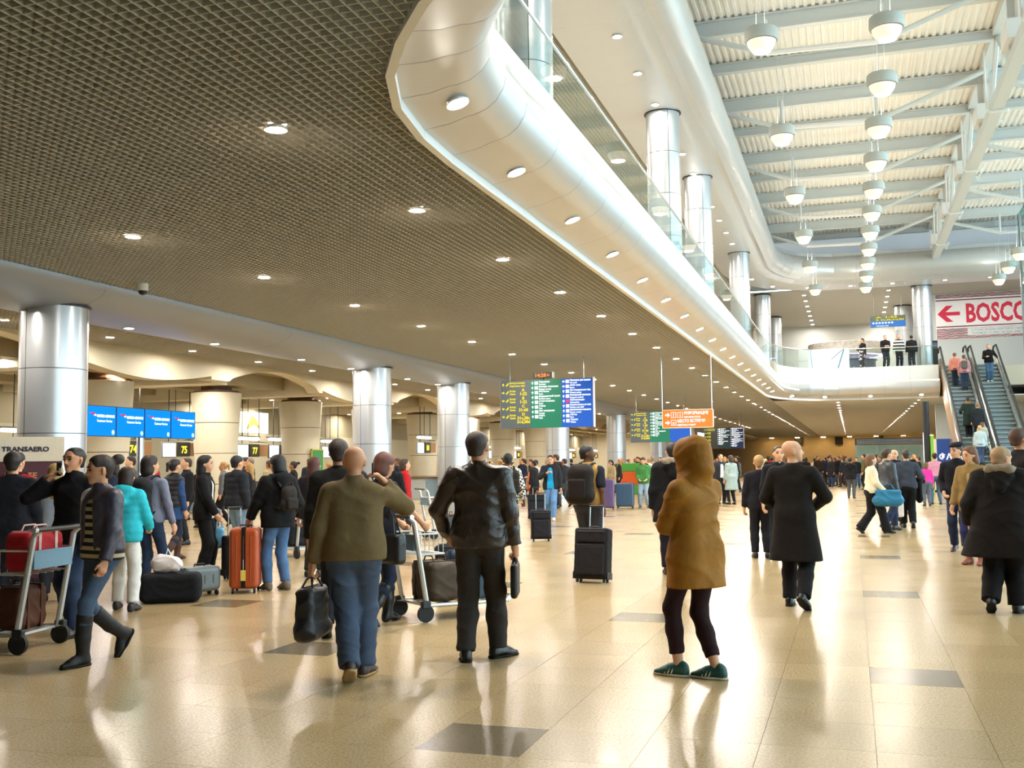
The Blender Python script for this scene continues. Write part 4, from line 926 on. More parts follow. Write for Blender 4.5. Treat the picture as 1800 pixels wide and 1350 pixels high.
    def sole(b, sd):
        A, R = b.foot(sd); S = Solid(); P = lambda x, y, z: A+R@v3(x, y, z); n = R@v3(0, 0, 1)
        S.add(cap(P(0, -.045, -.073), P(0, .05, -.073), .047, .044, .02, (n, .5)), cap(P(0, .05, -.073), P(0, .165, -.073), .046, .036, .02, (n, .5))); S.plane(P(0, 0, -.085), -n); S.plane(P(0, 0, -.066), n); return S
    def trousers(b, fit=.02, hem=.10, flare=0., rel=None, top=1.02, knee=0.):
        S = Solid(); T = b.T; f = b.fat
        S.add(cap(T(-.078, -.008, .97), T(.078, -.008, .97), .112+f*.8+fit*.5, k=.06, sq=((0, 1, 0), .92)), cap(T(-.06, -.03, .93), T(.06, -.03, .93), .105+fit*.4, k=.05))
        for sd, h, kn, a in (('l', b.hpl, b.knl, b.al), ('r', b.hpr, b.knr, b.ar)):
            m = kn+(a-kn)*.4; e = kn+(a-kn)*min(1.06, max(.3, 1-(hem-.085)/.42)); u = unit(a-kn)
            S.add(cap(h, kn, .088+fit*.7+f*.3, .056+fit, .04), cap(kn, m, .056+fit, .055+fit, .04), cap(m, e+u*.05, .055+fit, .046+fit+flare, .03), k=.035); S.plane(e, u) if 0 else None
            S.ends = getattr(S, 'ends', [])+[(e, u, kn)]
        S.plane(T(0, 0, top), unit(b.Rl@v3(0, 0, 1))); S.rel = rel
        ends = S.ends; base = S.__class__.__call__
        class TS(Solid):
            def __call__(s, P):
                d = base(s, P)
                for e, u, kn in ends:
                    q = P-v3(e); t = q@u.astype(F); rr = np.sqrt(np.maximum((q*q).sum(1)-t*t, 0)); m = (rr < .2) & (t > -.1); d[m] = np.maximum(d[m], t[m])
                return d
        S.__class__ = TS; return S
    def top(b, bulk=.02, hem=.90, skirt=0., collar=.03, sleeve=1., rel=None, vneck=False, shoulder=0., belly=0.):
        """a garment for the trunk and arms; skirt widens it below the hips for coats"""
        S = Solid(); T = b.T; f = b.fat; y1 = v3(0, 1, 0); bl = bulk
        pr = [cap(T(-.062, .0, 1.32), T(.062, .0, 1.32), .104+f*.6+bl, k=.06, sq=(y1, .88)), cap(T(-.05, .0, 1.14), T(.05, .0, 1.14), .100+f+bl, k=.10, sq=(y1, .9)), cap(T(-.066, -.005, .98), T(.066, -.005, .98), .113+f*.8+bl*.9, k=.08, sq=(y1, .92))]
        for sg in (-1, 1): pr.append(cap(T(sg*.02, -.018, 1.455), T(sg*(.15 if b.fem else .165), -.018, 1.395), .056+bl*.4, .048+bl*.75+shoulder, .06))
        if belly: pr.append(cap(T(0, .06, 1.08), T(0, .06, 1.12), .10+belly, k=.08))
        if hem < .93:
            z = hem-.06; dy = .5*max(0, abs(b.p['fl'][1]-b.p['fr'][1])-.1)*(.95-hem)
            for sg in (-1, 1): pr.append(cap(T(sg*.06, 0, .96), v3(b.P0)+v3(sg*(.06+skirt*.5), -sg*dy*.3, z-.945), .118+f*.8+bl, .122+f*.8+bl+skirt*.5, .05, (y1, .92)))
        S.add(*pr, cuts=[((0, 0, b.p['pz']-.945+hem), (0, 0, -1))])
        for sh, el, w_ in ((b.shl, b.ell, b.wl), (b.shr, b.elr, b.wr)):
            if sleeve > .99: u_ = unit(w_-el); e_ = el+(w_-el)*1.0; S.add(cap(sh, el, .055+bulk*.75+shoulder, .046+bulk*.65, .03), cap(el, e_+u_*.04, .046+bulk*.65, .036+bulk*.5, .03), k=.022, cuts=[(e_, u_)])
            elif sleeve > 0: S.add(cap(sh, sh+(el-sh)*sleeve, .055+bulk*.75, .055+bulk*.75, .04), k=.022)
        if collar: S.add(cap(T(0, -.014, 1.44), T(0, -.006, 1.50+collar), .074+bulk*.25, .066+bulk*.2, .02), k=.025, cuts=[(T(0, 0, 1.475+collar), unit(b.Rl@v3(0, -.35, 1)))])
        if vneck: S.carve(cap(b.Hd(0, .10, 1.50), T(0, .16, 1.33), .055, .012), .01)
        S.rel = rel; return S
    def hair(b, kind='short'):
        S = Solid(); H = b.Hd; pr = [cap(H(0, -.03, 1.675), H(0, .010, 1.680), .089, .083, .03)]
        if kind in ('short', 'crop'): pr.append(cap(H(0, -.045, 1.65), H(0, -.05, 1.60), .078, .062, .03))
        if kind == 'crop': pr = [cap(H(0, -.03, 1.669), H(0, .010, 1.672), .0845, .0795, .03), cap(H(0, -.04, 1.65), H(0, -.045, 1.595), .077, .064, .03)]
        if kind in ('bun', 'pony'): pr += [cap(H(0, -.045, 1.65), H(0, -.04, 1.60), .076, .062, .03)]
        if kind == 'bob': pr += [cap(H(0, -.04, 1.65), H(0, -.045, 1.565), .095, .09, .03)]
        if kind == 'long': pr += [cap(H(0, -.04, 1.65), H(0, -.05, 1.54), .092, .085, .03), cap(H(0, -.05, 1.54), b.T(0, -.10, 1.36), .085, .075, .04, (b.Rh@v3(0, 1, 0), .62))]
        S.add(*pr)
        if kind == 'bun': S.add(cap(H(-.0, -.145, 1.70), H(0, -.16, 1.70), .048, k=.01), cap(H(0, -.10, 1.69), H(0, -.14, 1.70), .03, k=.01), k=.012)
        if kind == 'pony': S.add(cap(H(0, -.11, 1.68), H(0, -.14, 1.66), .03, .035, .01), cap(H(0, -.14, 1.66), H(0, -.15, 1.48), .035, .018, .02), k=.01)
        S.carve(cap(H(0, .115, 1.655), H(0, .10, 1.50), .085, .10), .012)
        if kind in ('short', 'crop', 'pony'):
            for sg in (-1, 1): S.carve(cap(H(sg*.10, .03, 1.60), H(sg*.10, -.01, 1.58), .052), .01)
        lowz = {'short': 1.575, 'crop': 1.58, 'bun': 1.57, 'pony': 1.57, 'bob': 1.515}.get(kind)
        if lowz: S.plane(H(0, 0, lowz), b.Rh@v3(0, .25, -1))
        S.rel = folds(.003, 2.4, 1., (1., .2, .1)); return S
    def face_bits(b):
        H = b.Hd; out = []
        for sg in (-1, 1):
            S = Solid(); S.add(cap(H(sg*.026, .0845, 1.645), H(sg*.040, .0805, 1.645), .0075, k=0)); out.append(('eye', S, '#2a1d18'))
            S = Solid(); S.add(cap(H(sg*.018, .092, 1.668), H(sg*.050, .079, 1.668), .0055, .004, k=0)); out.append(('eyebrow', S, '#2c1f18'))
        S = Solid(); S.add(cap(H(-.020, .0865, 1.578), H(.020, .0865, 1.578), .0062, k=0)); out.append(('lips', S, '#a65a50')); return out
PB = {}
def person(label, x, y, face, H=1.75, lod=1, skin='fair', hair=('short', '#2e2018'), top=None, legs=None, shoes=None, pose=None, female=False, fat=0., group=None, z=0., extra=None, inner=None, face_detail=None, name='person', link=True):
    """builds one person: body, hair and every garment as children"""
    b = Body(H, pose, female, fat); s = b.s
    cb, cc = ((.0095, .0125), (.0185, .0195), (.026, .030))[lod]
    t = thing(name, label, 'person', (x, y, z), math.radians(face), group)
    obj('body', mesh_solid(b.body(lod == 0, True), 'body', cb, s), skin_mat(skin), t)
    if hair: obj('hair', mesh_solid(b.hair(hair[0]), 'hair', min(cc, .014) if lod < 2 else .026, s), cloth(hair[1], .6), t)
    lg = dict(c='#2a2c33', fit=.02, hem=.10, rel=folds(.0045, 1.2, x)); lg.update(legs or {})
    if lg['c']: obj(lg.get('name', 'trousers'), mesh_solid(b.trousers(lg['fit'], lg['hem'], lg.get('flare', 0), lg['rel']), 'trousers', cc, s), lg.get('m') or (denim(lg['c']) if lg.get('jean') else cloth(lg['c'], lg.get('rough', .85))), t)
    sh = dict(c='#171516', kind='shoe', sole=None, rough=.45); sh.update(shoes or {})
    for sd in 'lr':
        o = obj('boot' if sh['kind'] != 'shoe' else 'shoe', mesh_solid(b.shoes(sd, sh['kind']), 'shoe', min(cc, .012) if lod < 2 else .022, s), cloth(sh['c'], sh['rough']), t)
        if lod == 0: obj('sole', mesh_solid(b.sole(sd), 'sole', .008, s), cloth(sh['sole'] or '#15130f', .7), o)
    if inner:
        i_ = dict(c='#dddddd', bulk=.008, hem=.92); i_.update(inner); nm = i_.pop('name', 'shirt'); c_ = i_.pop('c'); m_ = i_.pop('m', None); r_ = i_.pop('rough', .85)
        obj(nm, mesh_solid(b.top(**i_), 'shirt', cc, s), m_ or cloth(c_, r_), t)
    tp_ = dict(c='#1c1c20', bulk=.025, hem=.88, rel=folds(.006, 1., x+y)); tp_.update(top or {})
    op = tp_.pop('open', None); c_ = tp_.pop('c'); nm = tp_.pop('name', 'jacket'); m_ = tp_.pop('m', None); r_ = tp_.pop('rough', .85); hood = tp_.pop('hood', None)
    S = b.top(**tp_)
    if op: S.carve(cap(b.T(0, .105+tp_['bulk']*.8+fat, 1.50), b.T(0, .12+tp_['bulk']*.9+fat*1.3, .80), op*.75, op*1.15), .012)
    if hood == 'down': yo = -.085-tp_['bulk']*.9-fat*.5; S.add(cap(b.T(-.08, yo, 1.46), b.T(.08, yo, 1.46), .066, k=.03), cap(b.T(0, yo-.03, 1.43), b.T(0, yo-.05, 1.33), .10, .075, .04, ((0, 1, 0), .65)), k=.03)
    obj(nm, mesh_solid(S, nm, cc, s), m_ or cloth(c_, r_), t)
    if face_detail:
        for nm_, Sf, c in b.face_bits(): obj(nm_, mesh_solid(Sf, nm_, .0042, s), cloth(c, .5), t)
    R = np.array([[math.cos(math.radians(face)), -math.sin(math.radians(face)), 0], [math.sin(math.radians(face)), math.cos(math.radians(face)), 0], [0, 0, 1]])
    b.W = lambda p: tuple((R@(np.asarray(p, float)*s)+np.array([x, y, z])).tolist())
    b.obj = t; b.hc = {sd: b.hand(sd, False)[1] for sd in 'lr'}
    if extra:
        for nm_, fn, c, r_ in extra: obj(nm_, mesh_solid(fn(b), nm_, min(cc, .012), s), c if not isinstance(c, str) else cloth(c, r_), t)
    return b
# ---------------------------------------------------------------- the people in front
def hood_up(b):
    S = Solid(); H = b.Hd; S.add(cap(H(0, -.04, 1.70), H(0, .03, 1.695), .112, .104, .04), cap(H(0, -.055, 1.66), H(0, -.06, 1.56), .112, .112, .05), cap(H(0, .02, 1.66), H(0, .03, 1.55), .105, .10, .05), cap(b.T(-.05, -.03, 1.46), b.T(.05, -.03, 1.46), .088, k=.05), cap(b.T(-.06, .02, 1.45), b.T(.06, .02, 1.45), .075, k=.05))
    S.carve(cap(H(0, .16, 1.66), H(0, .15, 1.57), .085, .075), .02); S.rel = folds(.008, 1.5, 2.6, (.3, .2, 1.)); return S
def stripe_mat(name, c1, c2, per, axis=2):
    m = mat(name, c1, .85, var=0); nt = m.node_tree; N = nt.nodes; L = nt.links; b = N['Principled BSDF']
    tc = N.new('ShaderNodeTexCoord'); sx = N.new('ShaderNodeSeparateXYZ'); L.new(tc.outputs['Object'], sx.inputs[0])
    d = N.new('ShaderNodeMath'); d.operation = 'DIVIDE'; d.inputs[1].default_value = per; L.new(sx.outputs[axis], d.inputs[0]); f = N.new('ShaderNodeMath'); f.operation = 'FRACT'; L.new(d.outputs[0], f.inputs[0]); g = N.new('ShaderNodeMath'); g.operation = 'GREATER_THAN'; g.inputs[1].default_value = .5; L.new(f.outputs[0], g.inputs[0])
    x = N.new('ShaderNodeMix'); x.data_type = 'RGBA'; x.inputs[6].default_value = (*srgb(c1), 1); x.inputs[7].default_value = (*srgb(c2), 1); L.new(g.outputs[0], x.inputs[0]); L.new(x.outputs[2], b.inputs['Base Color']); return m
def check_mat(name, c1, c2, sc_):
    m = mat(name, c1, .85, var=0); nt = m.node_tree; N = nt.nodes; L = nt.links; b = N['Principled BSDF']; tc = N.new('ShaderNodeTexCoord'); k = N.new('ShaderNodeTexChecker'); k.inputs['Scale'].default_value = sc_; k.inputs[1].default_value = (*srgb(c1), 1); k.inputs[2].default_value = (*srgb(c2), 1); mp = N.new('ShaderNodeMapping'); mp.inputs['Rotation'].default_value = (.3, .2, .1); L.new(tc.outputs['Object'], mp.inputs[0]); L.new(mp.outputs[0], k.inputs[0]); L.new(k.outputs[0], b.inputs['Base Color']); return m
JEAN = '#3c5274'; JEAN_D = '#26324a'
leather = mat('leather_jacket', '#2c1f17', .34, var=.4, scale=5, bump=.25, bscale=60, spec=.6, wrinkle=.45)
p_bald = person('bald man in olive knit sweater and jeans holding a phone to his ear', -3.50, 7.02, 25, 1.70, 0, 'warm', None,
    top=dict(name='sweater', c='#6e5a3a', bulk=.034, hem=.90, collar=.07, rel=folds(.008, .8, 1., (.2, .1, 1)), belly=.03), fat=.035,
    legs=dict(c='#4a566a', jean=1, fit=.036, hem=.075, rel=folds(.014, .9, 2., (.5, .1, 1))), shoes=dict(c='#3a2a26', sole='#b08a5a'),
    pose=dict(fl=(-.03, -.16, .13), pl=-35, fr=(.08, .12, .085), tl=5, tr=-25, pz=.93, lean=5, hr=(.235, .10, 1.455), er=(.7, .45, -.6), hdr=(-.95, -.35, .95), cr=40, pnr=(-1, -.2, -.3), thr=(0, .5, 1), hl=(-.31, -.02, .84), cl=75, hy=-8, hp=-8))
p_lea = person('man in black leather jacket walking away with a thin black case', -2.86, 7.95, 12, 1.80, 0, 'warm', ('crop', '#33231a'),
    top=dict(name='leather_jacket', m=leather, bulk=.040, hem=.86, collar=.06, rel=folds(.013, 1.0, .7, (.3, .1, 1)), shoulder=.008),
    legs=dict(c='#35302c', fit=.028, hem=.075, rel=folds(.011, .8, 3., (.6, .1, .9))), shoes=dict(c='#120f0e', rough=.3),
    pose=dict(fl=(-.10, -.06, .085), fr=(.13, .10, .085), tl=12, tr=-45, lean=0, hr=(.28, .04, .84), cr=78, hl=(-.27, .14, .95), el=(-.8, -.6, -.2), hy=-14))
p_hood = person('person in mustard hooded parka walking with arms folded and green sneakers', -1.10, 7.68, 50, 1.69, 0, 'fair', ('short', '#3a2a1c'),
    top=dict(name='parka', c='#97631a', bulk=.048, hem=.69, skirt=.03, collar=.05, rel=folds(.019, .75, 5.1, (.45, .35, .9)), rough=.7),
    legs=dict(c='#2a1518', fit=.010, hem=.165, rel=folds(.0055, 1.4, .3)), shoes=dict(c='#1f4e48', sole='#c9c2a8'),
    pose=dict(fl=(-.08, .13, .085), fr=(.075, -.11, .085), tl=30, tr=32, pl=0, pr=0, pz=.925, lean=1, hl=(.05, .165, 1.10), hr=(-.09, .16, 1.15), el=(-1.4, -.1, -.4), er=(1, -.2, -.5), twist=6, cl=60, cr=60, hp=-6, hy=10), extra=[('hood', hood_up, '#97631a', .7)])
for q_ in range(2):      # three pale stripes on each sneaker
    A, R = p_hood.foot('lr'[q_]); 
    for k in range(3):
        S = Solid(); sd_ = 1
        S.add(cap(A+R@v3(.047*sd_, .045+.026*k, -.062), A+R@v3(.034*sd_, .030+.026*k, -.022), .0052, k=0), cap(A+R@v3(-.047, .045+.026*k, -.062), A+R@v3(-.034, .030+.026*k, -.022), .0052, k=0)); o = obj('shoe_stripe', mesh_solid(S, 'shoe_stripe', .005, p_hood.s), cloth('#d9d2bc', .6), p_hood.obj)
p_coat = person('bald man in long black overcoat walking away', -.60, 11.55, -8, 1.76, 0, 'fair', None,
    top=dict(name='overcoat', c='#17120f', bulk=.038, hem=.50, skirt=.07, collar=.05, rel=folds(.009, .8, 3., (.9, .1, .3)), shoulder=.006),
    legs=dict(c='#141214', fit=.026, hem=.075), shoes=dict(c='#0e0d0d', rough=.25),
    pose=dict(fl=(-.10, .12, .085), fr=(.12, -.26, .15), pr=-35, tl=5, tr=-15, pz=.935, lean=1, hl=(-.16, .22, 1.02), hr=(.16, .24, 1.04), el=(-1, -.6, -.2), er=(1, -.5, -.2), hy=-66, hp=2))
p_str = person('woman in grey leather jacket and striped top walking left in tall black boots', -5.80, 7.12, 162, 1.66, 0, 'warm', ('bun', '#2a1c15'), female=True, fat=.015,
    inner=dict(m=stripe_mat('striped_knit', '#17130f', '#b8a98c', .062), bulk=.016, hem=.88, collar=.0, vneck=True), top=dict(name='leather_jacket', m=mat('grey_leather', '#3e3844', .42, var=.3, scale=6, bump=.2, bscale=70, wrinkle=.35), bulk=.036, hem=.96, collar=.045, open=.08, rel=folds(.006, 1.2, 2.)),
    legs=dict(c='#46566c', jean=1, fit=.006, hem=.33, rel=folds(.004, 1.3, 1.)), shoes=dict(c='#100c0c', kind='boot', rough=.6),
    pose=dict(fl=(-.05, .21, .085), fr=(.07, -.24, .19), pr=-58, tl=4, tr=-4, pz=.925, lean=3, hl=(-.24, .14, .80), hr=(.25, -.10, .82), hy=-16, hp=-4), face_detail=True)
p_pho = person('young man in black jacket on the phone behind the striped-top woman', -7.00, 8.20, 184, 1.74, 0, 'warm', ('crop', '#1c1512'),
    top=dict(c='#121114', bulk=.036, hem=.86, collar=.06, rel=folds(.007, 1., 9.)), legs=dict(c='#2c3a52', jean=1, fit=.022, hem=.08), shoes=dict(c='#1c1614'),
    pose=dict(fl=(-.10, .14, .085), fr=(.10, -.14, .10), pr=-20, lean=3, hr=(.21, .13, 1.46), er=(.9, 0, -.9), hdr=(-.85, -.45, .95), cr=40, pnr=(-1, -.2, 0), thr=(0, .4, 1), hl=(-.26, .12, .84), hy=-6), face_detail=True)
# ---------------------------------------------------------------- people further back
def fur_hood(o=0.):
    def f(b):
        S = Solid(); S.add(cap(b.T(-.09, -.11-o*1.2, 1.485+o*.35), b.T(.09, -.11-o*1.2, 1.485+o*.35), .055, k=.02), cap(b.T(-.09, -.11-o*1.2, 1.485+o*.35), b.T(-.125, .02, 1.49+o*.3), .055, .045, .02), cap(b.T(.09, -.11-o*1.2, 1.485+o*.35), b.T(.125, .02, 1.49+o*.3), .055, .045, .02)); S.rel = folds(.010, 2.8, 1.); return S
    return f
def beret(b):
    S = Solid(); H = b.Hd; S.add(cap(H(0, -.02, 1.735), H(.01, .03, 1.735), .098, .085, .02, (b.Rh@v3(0, .3, 1), .5)), cap(H(0, .09, 1.72), H(0, .10, 1.715), .03, k=.02)); S.plane(H(0, 0, 1.695), b.Rh@v3(0, .1, -1)); return S
def cap_knit(b):
    S = Solid(); H = b.Hd; S.add(cap(H(0, -.03, 1.69), H(0, .012, 1.695), .096, .09, .02)); S.plane(H(0, 0, 1.665), b.Rh@v3(0, .25, -1)); return S
DK = '#15151a'
W1 = pose_walk(.34, 'l'); W2 = pose_walk(.34, 'r')
def mix(*a):
    d = {}
    for q in a: d.update(q)
    return d
p_l1 = person('person in dark navy coat at the left edge behind the luggage trolley', -8.5, 9.0, 30, 1.72, 1, 'fair', ('short', '#241a16'), top=dict(name='coat', c='#16171e', bulk=.045, hem=.70, skirt=.03), legs=dict(c='#20222a'))
p_red = person('man in red shirt with a black backpack before the airline panel', -10.6, 11.3, 10, 1.76, 1, 'fair', ('short', '#1d1512'), top=dict(name='shirt', c='#b02230', bulk=.02, hem=.90, collar=.0), legs=dict(c=JEAN_D))
p_blo = person('woman with long blond hair in pale grey jacket', -9.0, 10.2, 40, 1.60, 1, 'fair', ('long', '#a8854c'), top=dict(c='#8f949c', bulk=.03, hem=.85), legs=dict(c='#2b2e38'), female=True)
p_teal = person('person in turquoise hooded jacket and white trousers bending over bags', -7.62, 9.7, 15, 1.55, 1, 'fair', ('bob', '#2a1b16'), top=dict(c='#2fb4c4', bulk=.04, hem=.84, hood='down', rel=quilt(.006)), legs=dict(c='#d8d8d6', fit=.022), shoes=dict(c='#2a2624'), female=True, pose=dict(fl=(-.12, .10, .085), fr=(.16, -.10, .085), lean=6, hl=(-.2, .3, 1.0), hr=(.2, .3, 1.0)))
p_bpk = person('young person in grey shirt and jeans with a large black backpack', -8.30, 11.1, 5, 1.69, 1, 'fair', ('bob', '#2c1d15'), top=dict(name='shirt', c='#7c7f92', bulk=.016, hem=.90, collar=.02, rel=folds(.006, 1.3, 4.)), legs=dict(jean=1, c='#2d3c55', fit=.008, rel=folds(.005, 1.3, 1.)), shoes=dict(c='#b9ad98'), pose=dict(fl=(-.08, -.04, .085), fr=(.16, .04, .085), tr=-50, side=-.05, hl=(-.25, .1, .92), hr=(.25, .08, .86), hy=-30, knl=(0, 1, 0)))
p_vest = person('woman in dark padded vest with blue sleeves walking away', -10.9, 15.1, -15, 1.70, 1, 'fair', ('pony', '#1f1714'), top=dict(name='shirt', c='#2c4a78', bulk=.02, hem=.72, skirt=.03), inner=None, legs=dict(c='#2a2f42', fit=.01, hem=.3), shoes=dict(c='#4a2c22', kind='boot', rough=.6), female=True, pose=mix(W1, dict(lean=4)), extra=[('padded_vest', lambda b: (lambda S: S)(b.top(bulk=.045, hem=.93, sleeve=0, collar=.03, rel=quilt(.010))), '#1c1a22', .6)])
p_blk = person('dark-haired woman in black suit and white top with a pale blue bag', -8.66, 12.72, -70, 1.70, 1, 'fair', ('long', '#14100f'), top=dict(c='#121114', bulk=.035, hem=.84, open=.07), inner=dict(c='#dcdcd8', bulk=.02, hem=.86, collar=0.), legs=dict(c='#0f0e10', fit=.03, flare=.03, hem=.07), shoes=dict(c='#0c0b0b', rough=.3), female=True, pose=dict(hl=(-.24, .10, .98), hr=(.2, .22, .92), er=(1, -.6, -.2), cr=80), face_detail=True)
p_drk = person('man in dark grey padded jacket and light jeans by the check-in queue', -9.8, 15.3, -20, 1.72, 1, 'fair', ('short', '#171211'), top=dict(c='#23262d', bulk=.045, hem=.86, rel=quilt(.007, .1)), legs=dict(jean=1, c='#7f9cb8'))
p_puf = person('person in black puffer coat and jeans holding the orange suitcase', -6.90, 11.72, 62, 1.68, 1, 'fair', ('bob', '#0f0e10'), top=dict(c='#0f1013', bulk=.055, hem=.82, hood='down', rel=folds(.010, .9, 2.)), legs=dict(jean=1, c='#4a6a94', fit=.018, rel=folds(.006, 1.4, 2., (.1, .1, 1))), shoes=dict(c='#6a6258', kind='ankle', rough=.8), pose=dict(fl=(-.10, .08, .085), fr=(.10, -.04, .085), tl=0, tr=0, hl=(-.28, .30, .86), el=(-.4, -1, .2), cl=85, hr=(.24, .12, .95), hy=8, hp=-6))
p_brn = person('woman with long auburn hair in dark jacket behind the bald man', -7.2, 13.2, 10, 1.66, 1, 'fair', ('long', '#4a2418'), top=dict(c='#1d191d', bulk=.035, hem=.85), legs=dict(c='#22241f', fit=.01), female=True, shoes=dict(c='#171313'))
p_tall = person('tall dark-haired man in dark coat hidden beyond the bald man', -4.52, 8.75, 20, 1.80, 1, 'warm', ('short', '#2a1a14'), top=dict(c='#191614', bulk=.04, hem=.80), legs=dict(c='#1a1a20'), shoes=dict(c='#0c0b0b', kind='ankle', rough=.3), pose=W2)
p_trw = person('woman with bare arms pushing a luggage trolley, black studded handbag on her hip', -4.44, 9.45, -25, 1.68, 1, 'warm', ('bob', '#5a3020'), top=dict(name='blouse', c='#1b1b22', bulk=.018, hem=.90, sleeve=.5, collar=0.), legs=dict(c='#222b3e', fit=.012, hem=.3), shoes=dict(c='#0d0b0c', kind='boot', rough=.35), female=True, pose=mix(W1, dict(hl=(-.16, .42, 1.0), hr=(.20, .42, 1.0), cl=80, cr=80, lean=6, hp=-10)))
p_lng = person('woman with long dark hair in black coat by the second silver column', -7.6, 16.6, 20, 1.68, 1, 'fair', ('long', '#2a1714'), top=dict(name='coat', c='#101013', bulk=.045, hem=.62, skirt=.05, hood='down'), legs=dict(c='#14141a', fit=.01), female=True)
p_rd2 = person('person in bright red jacket beside the long-haired woman', -8.6, 19.5, -60, 1.66, 2, 'fair', ('bob', '#3a2818'), top=dict(c='#b21a22', bulk=.04, hem=.84), legs=dict(c='#2a2c34'), female=True)
p_chk = person('man in black and white checked shirt with dark backpack', -6.2, 18.9, 35, 1.76, 1, 'dark', ('crop', '#0f0c0b'), top=dict(name='shirt', m=check_mat('check_shirt', '#e0dccf', '#1c1a1e', 26), bulk=.028, hem=.86, rel=folds(.006, 1.2, 2.)), legs=dict(c='#232c40', fit=.02), pose=mix(W1, dict(hr=(.28, -.08, .86), cr=85)))
p_bkm = person('dark-skinned man in tan vest with big backpack pulling a suitcase', -3.66, 14.85, -8, 1.79, 1, 'dark', ('crop', '#0d0b0b'), top=dict(name='shirt', c='#1e212b', bulk=.022, hem=.9, sleeve=.72, collar=.0), legs=dict(c='#34363e', fit=.03), pose=dict(fl=(-.1, .10, .085), fr=(.12, -.06, .085), hr=(.26, -.06, .84), cr=85, hl=(-.24, .1, .9), hy=-68), extra=[('vest', lambda b: b.top(bulk=.034, hem=.92, sleeve=0, collar=.05, rel=folds(.004, 1.1, 3.)), '#a5834a', .8)])
p_fur = person('person in bulky black parka with brown fur hood left of the mustard parka', -2.36, 14.5, 15, 1.80, 1, 'fair', ('crop', '#15110f'), top=dict(name='parka', c='#101014', bulk=.075, hem=.70, skirt=.04, hood='down', rel=folds(.010, .9, 4.)), legs=dict(c='#1b1720', fit=.03), shoes=dict(c='#241c18', kind='ankle'), extra=[('fur_trim', fur_hood(.06), '#8f8070', .95)])
p_beh = person('man in dark suit facing the viewer behind the bald coat man', -1.10, 17.0, 195, 1.76, 1, 'fair', ('crop', '#2a1d16'), top=dict(c='#14131a', bulk=.03, hem=.80, open=.05), inner=dict(c='#c9c2bc', bulk=.018), legs=dict(c='#14131a'), face_detail=True)
p_bl2 = person('short-haired blond person in dark jacket beside the bald coat man', -1.42, 17.2, 10, 1.62, 1, 'fair', ('short', '#b08a55'), top=dict(c='#1c1c24', bulk=.03, hem=.84), legs=dict(c='#1c1c24'))
p_wht = person('woman in cream shirt and flared black trousers carrying a teal holdall', .37, 23.3, -75, 1.66, 1, 'fair', ('bob', '#6a4a30'), top=dict(name='shirt', c='#ddd3b8', bulk=.03, hem=.90), legs=dict(c='#121216', fit=.035, flare=.035, hem=.07), shoes=dict(c='#0e0c0c'), female=True, pose=mix(pose_walk(.5, 'r'), dict(hl=(-.22, .18, .95), hr=(.22, .22, .93))))
p_lm = person('man in dark leather jacket walking beside the cream-shirt woman', .72, 24.3, -60, 1.78, 1, 'fair', ('short', '#3a2a1c'), top=dict(c='#2a3038', bulk=.035, hem=.85, rough=.45), legs=dict(c='#25304a'), pose=W1)
p_old = person('older bald man in navy jacket facing the viewer near the cream-shirt woman', .95, 26.2, 170, 1.76, 1, 'fair', None, top=dict(c='#1b1f30', bulk=.04, hem=.84), legs=dict(c='#20222c'), face_detail=True)
p_pul = person('man in grey pullover walking away with a black coat over his arm', 1.16, 25.2, 5, 1.76, 1, 'fair', ('short', '#3a2c20'), top=dict(name='pullover', c='#3a3f4a', bulk=.034, hem=.90), legs=dict(c='#111014', fit=.03), pose=mix(pose_walk(.22, 'l'), dict(hr=(.26, .2, 1.02), hl=(-.28, -.05, .85), cl=85)))
p_pk1 = person('child in hot pink shirt walking away by the escalators', 2.30, 37.0, 10, 1.42, 2, 'fair', ('bob', '#6a4a30'), top=dict(name='shirt', c='#e0379a', bulk=.02, hem=.88), legs=dict(c='#5a6070'), female=True)
p_pk2 = person('woman in pale pink top and jeans with a grey shoulder bag', 2.66, 38.2, 10, 1.72, 2, 'fair', ('bun', '#1f1714'), top=dict(name='shirt', c='#c98a9c', bulk=.02, hem=.92), legs=dict(c='#4a6070', fit=.01), female=True, pose=dict(fl=(-.14, 0, .085), fr=(.14, 0, .085)))
p_ber = person('man in dark flat cap and navy jacket strolling toward the viewer', 1.66, 18.95, 165, 1.77, 1, 'fair', ('crop', '#3a2c22'), top=dict(c='#12121a', bulk=.034, hem=.86, collar=.05), legs=dict(c='#222a44', fit=.018), shoes=dict(c='#3a2028', sole='#cccccc'), pose=dict(fl=(-.1, .1, .085), fr=(.1, -.1, .10), pr=-12, hl=(-.2, .1, .98), hr=(.2, .1, .98), hy=-30), face_detail=True, extra=[('flat_cap', beret, '#16151c', .8)])
p_tan = person('woman with long light brown hair in tan coat by the right edge', 1.66, 16.7, 150, 1.70, 1, 'fair', ('long', '#6a442a'), top=dict(name='coat', c='#8a7044', bulk=.034, hem=.80, open=.05), inner=dict(c='#b09468', bulk=.02, collar=.06), legs=dict(c='#232a55', fit=.008, hem=.2), shoes=dict(c='#8a4a38', kind='ankle', rough=.6), female=True, pose=dict(hr=(.28, .10, .84), hl=(-.2, .2, 1.0), hy=-22, hp=-12), face_detail=True)
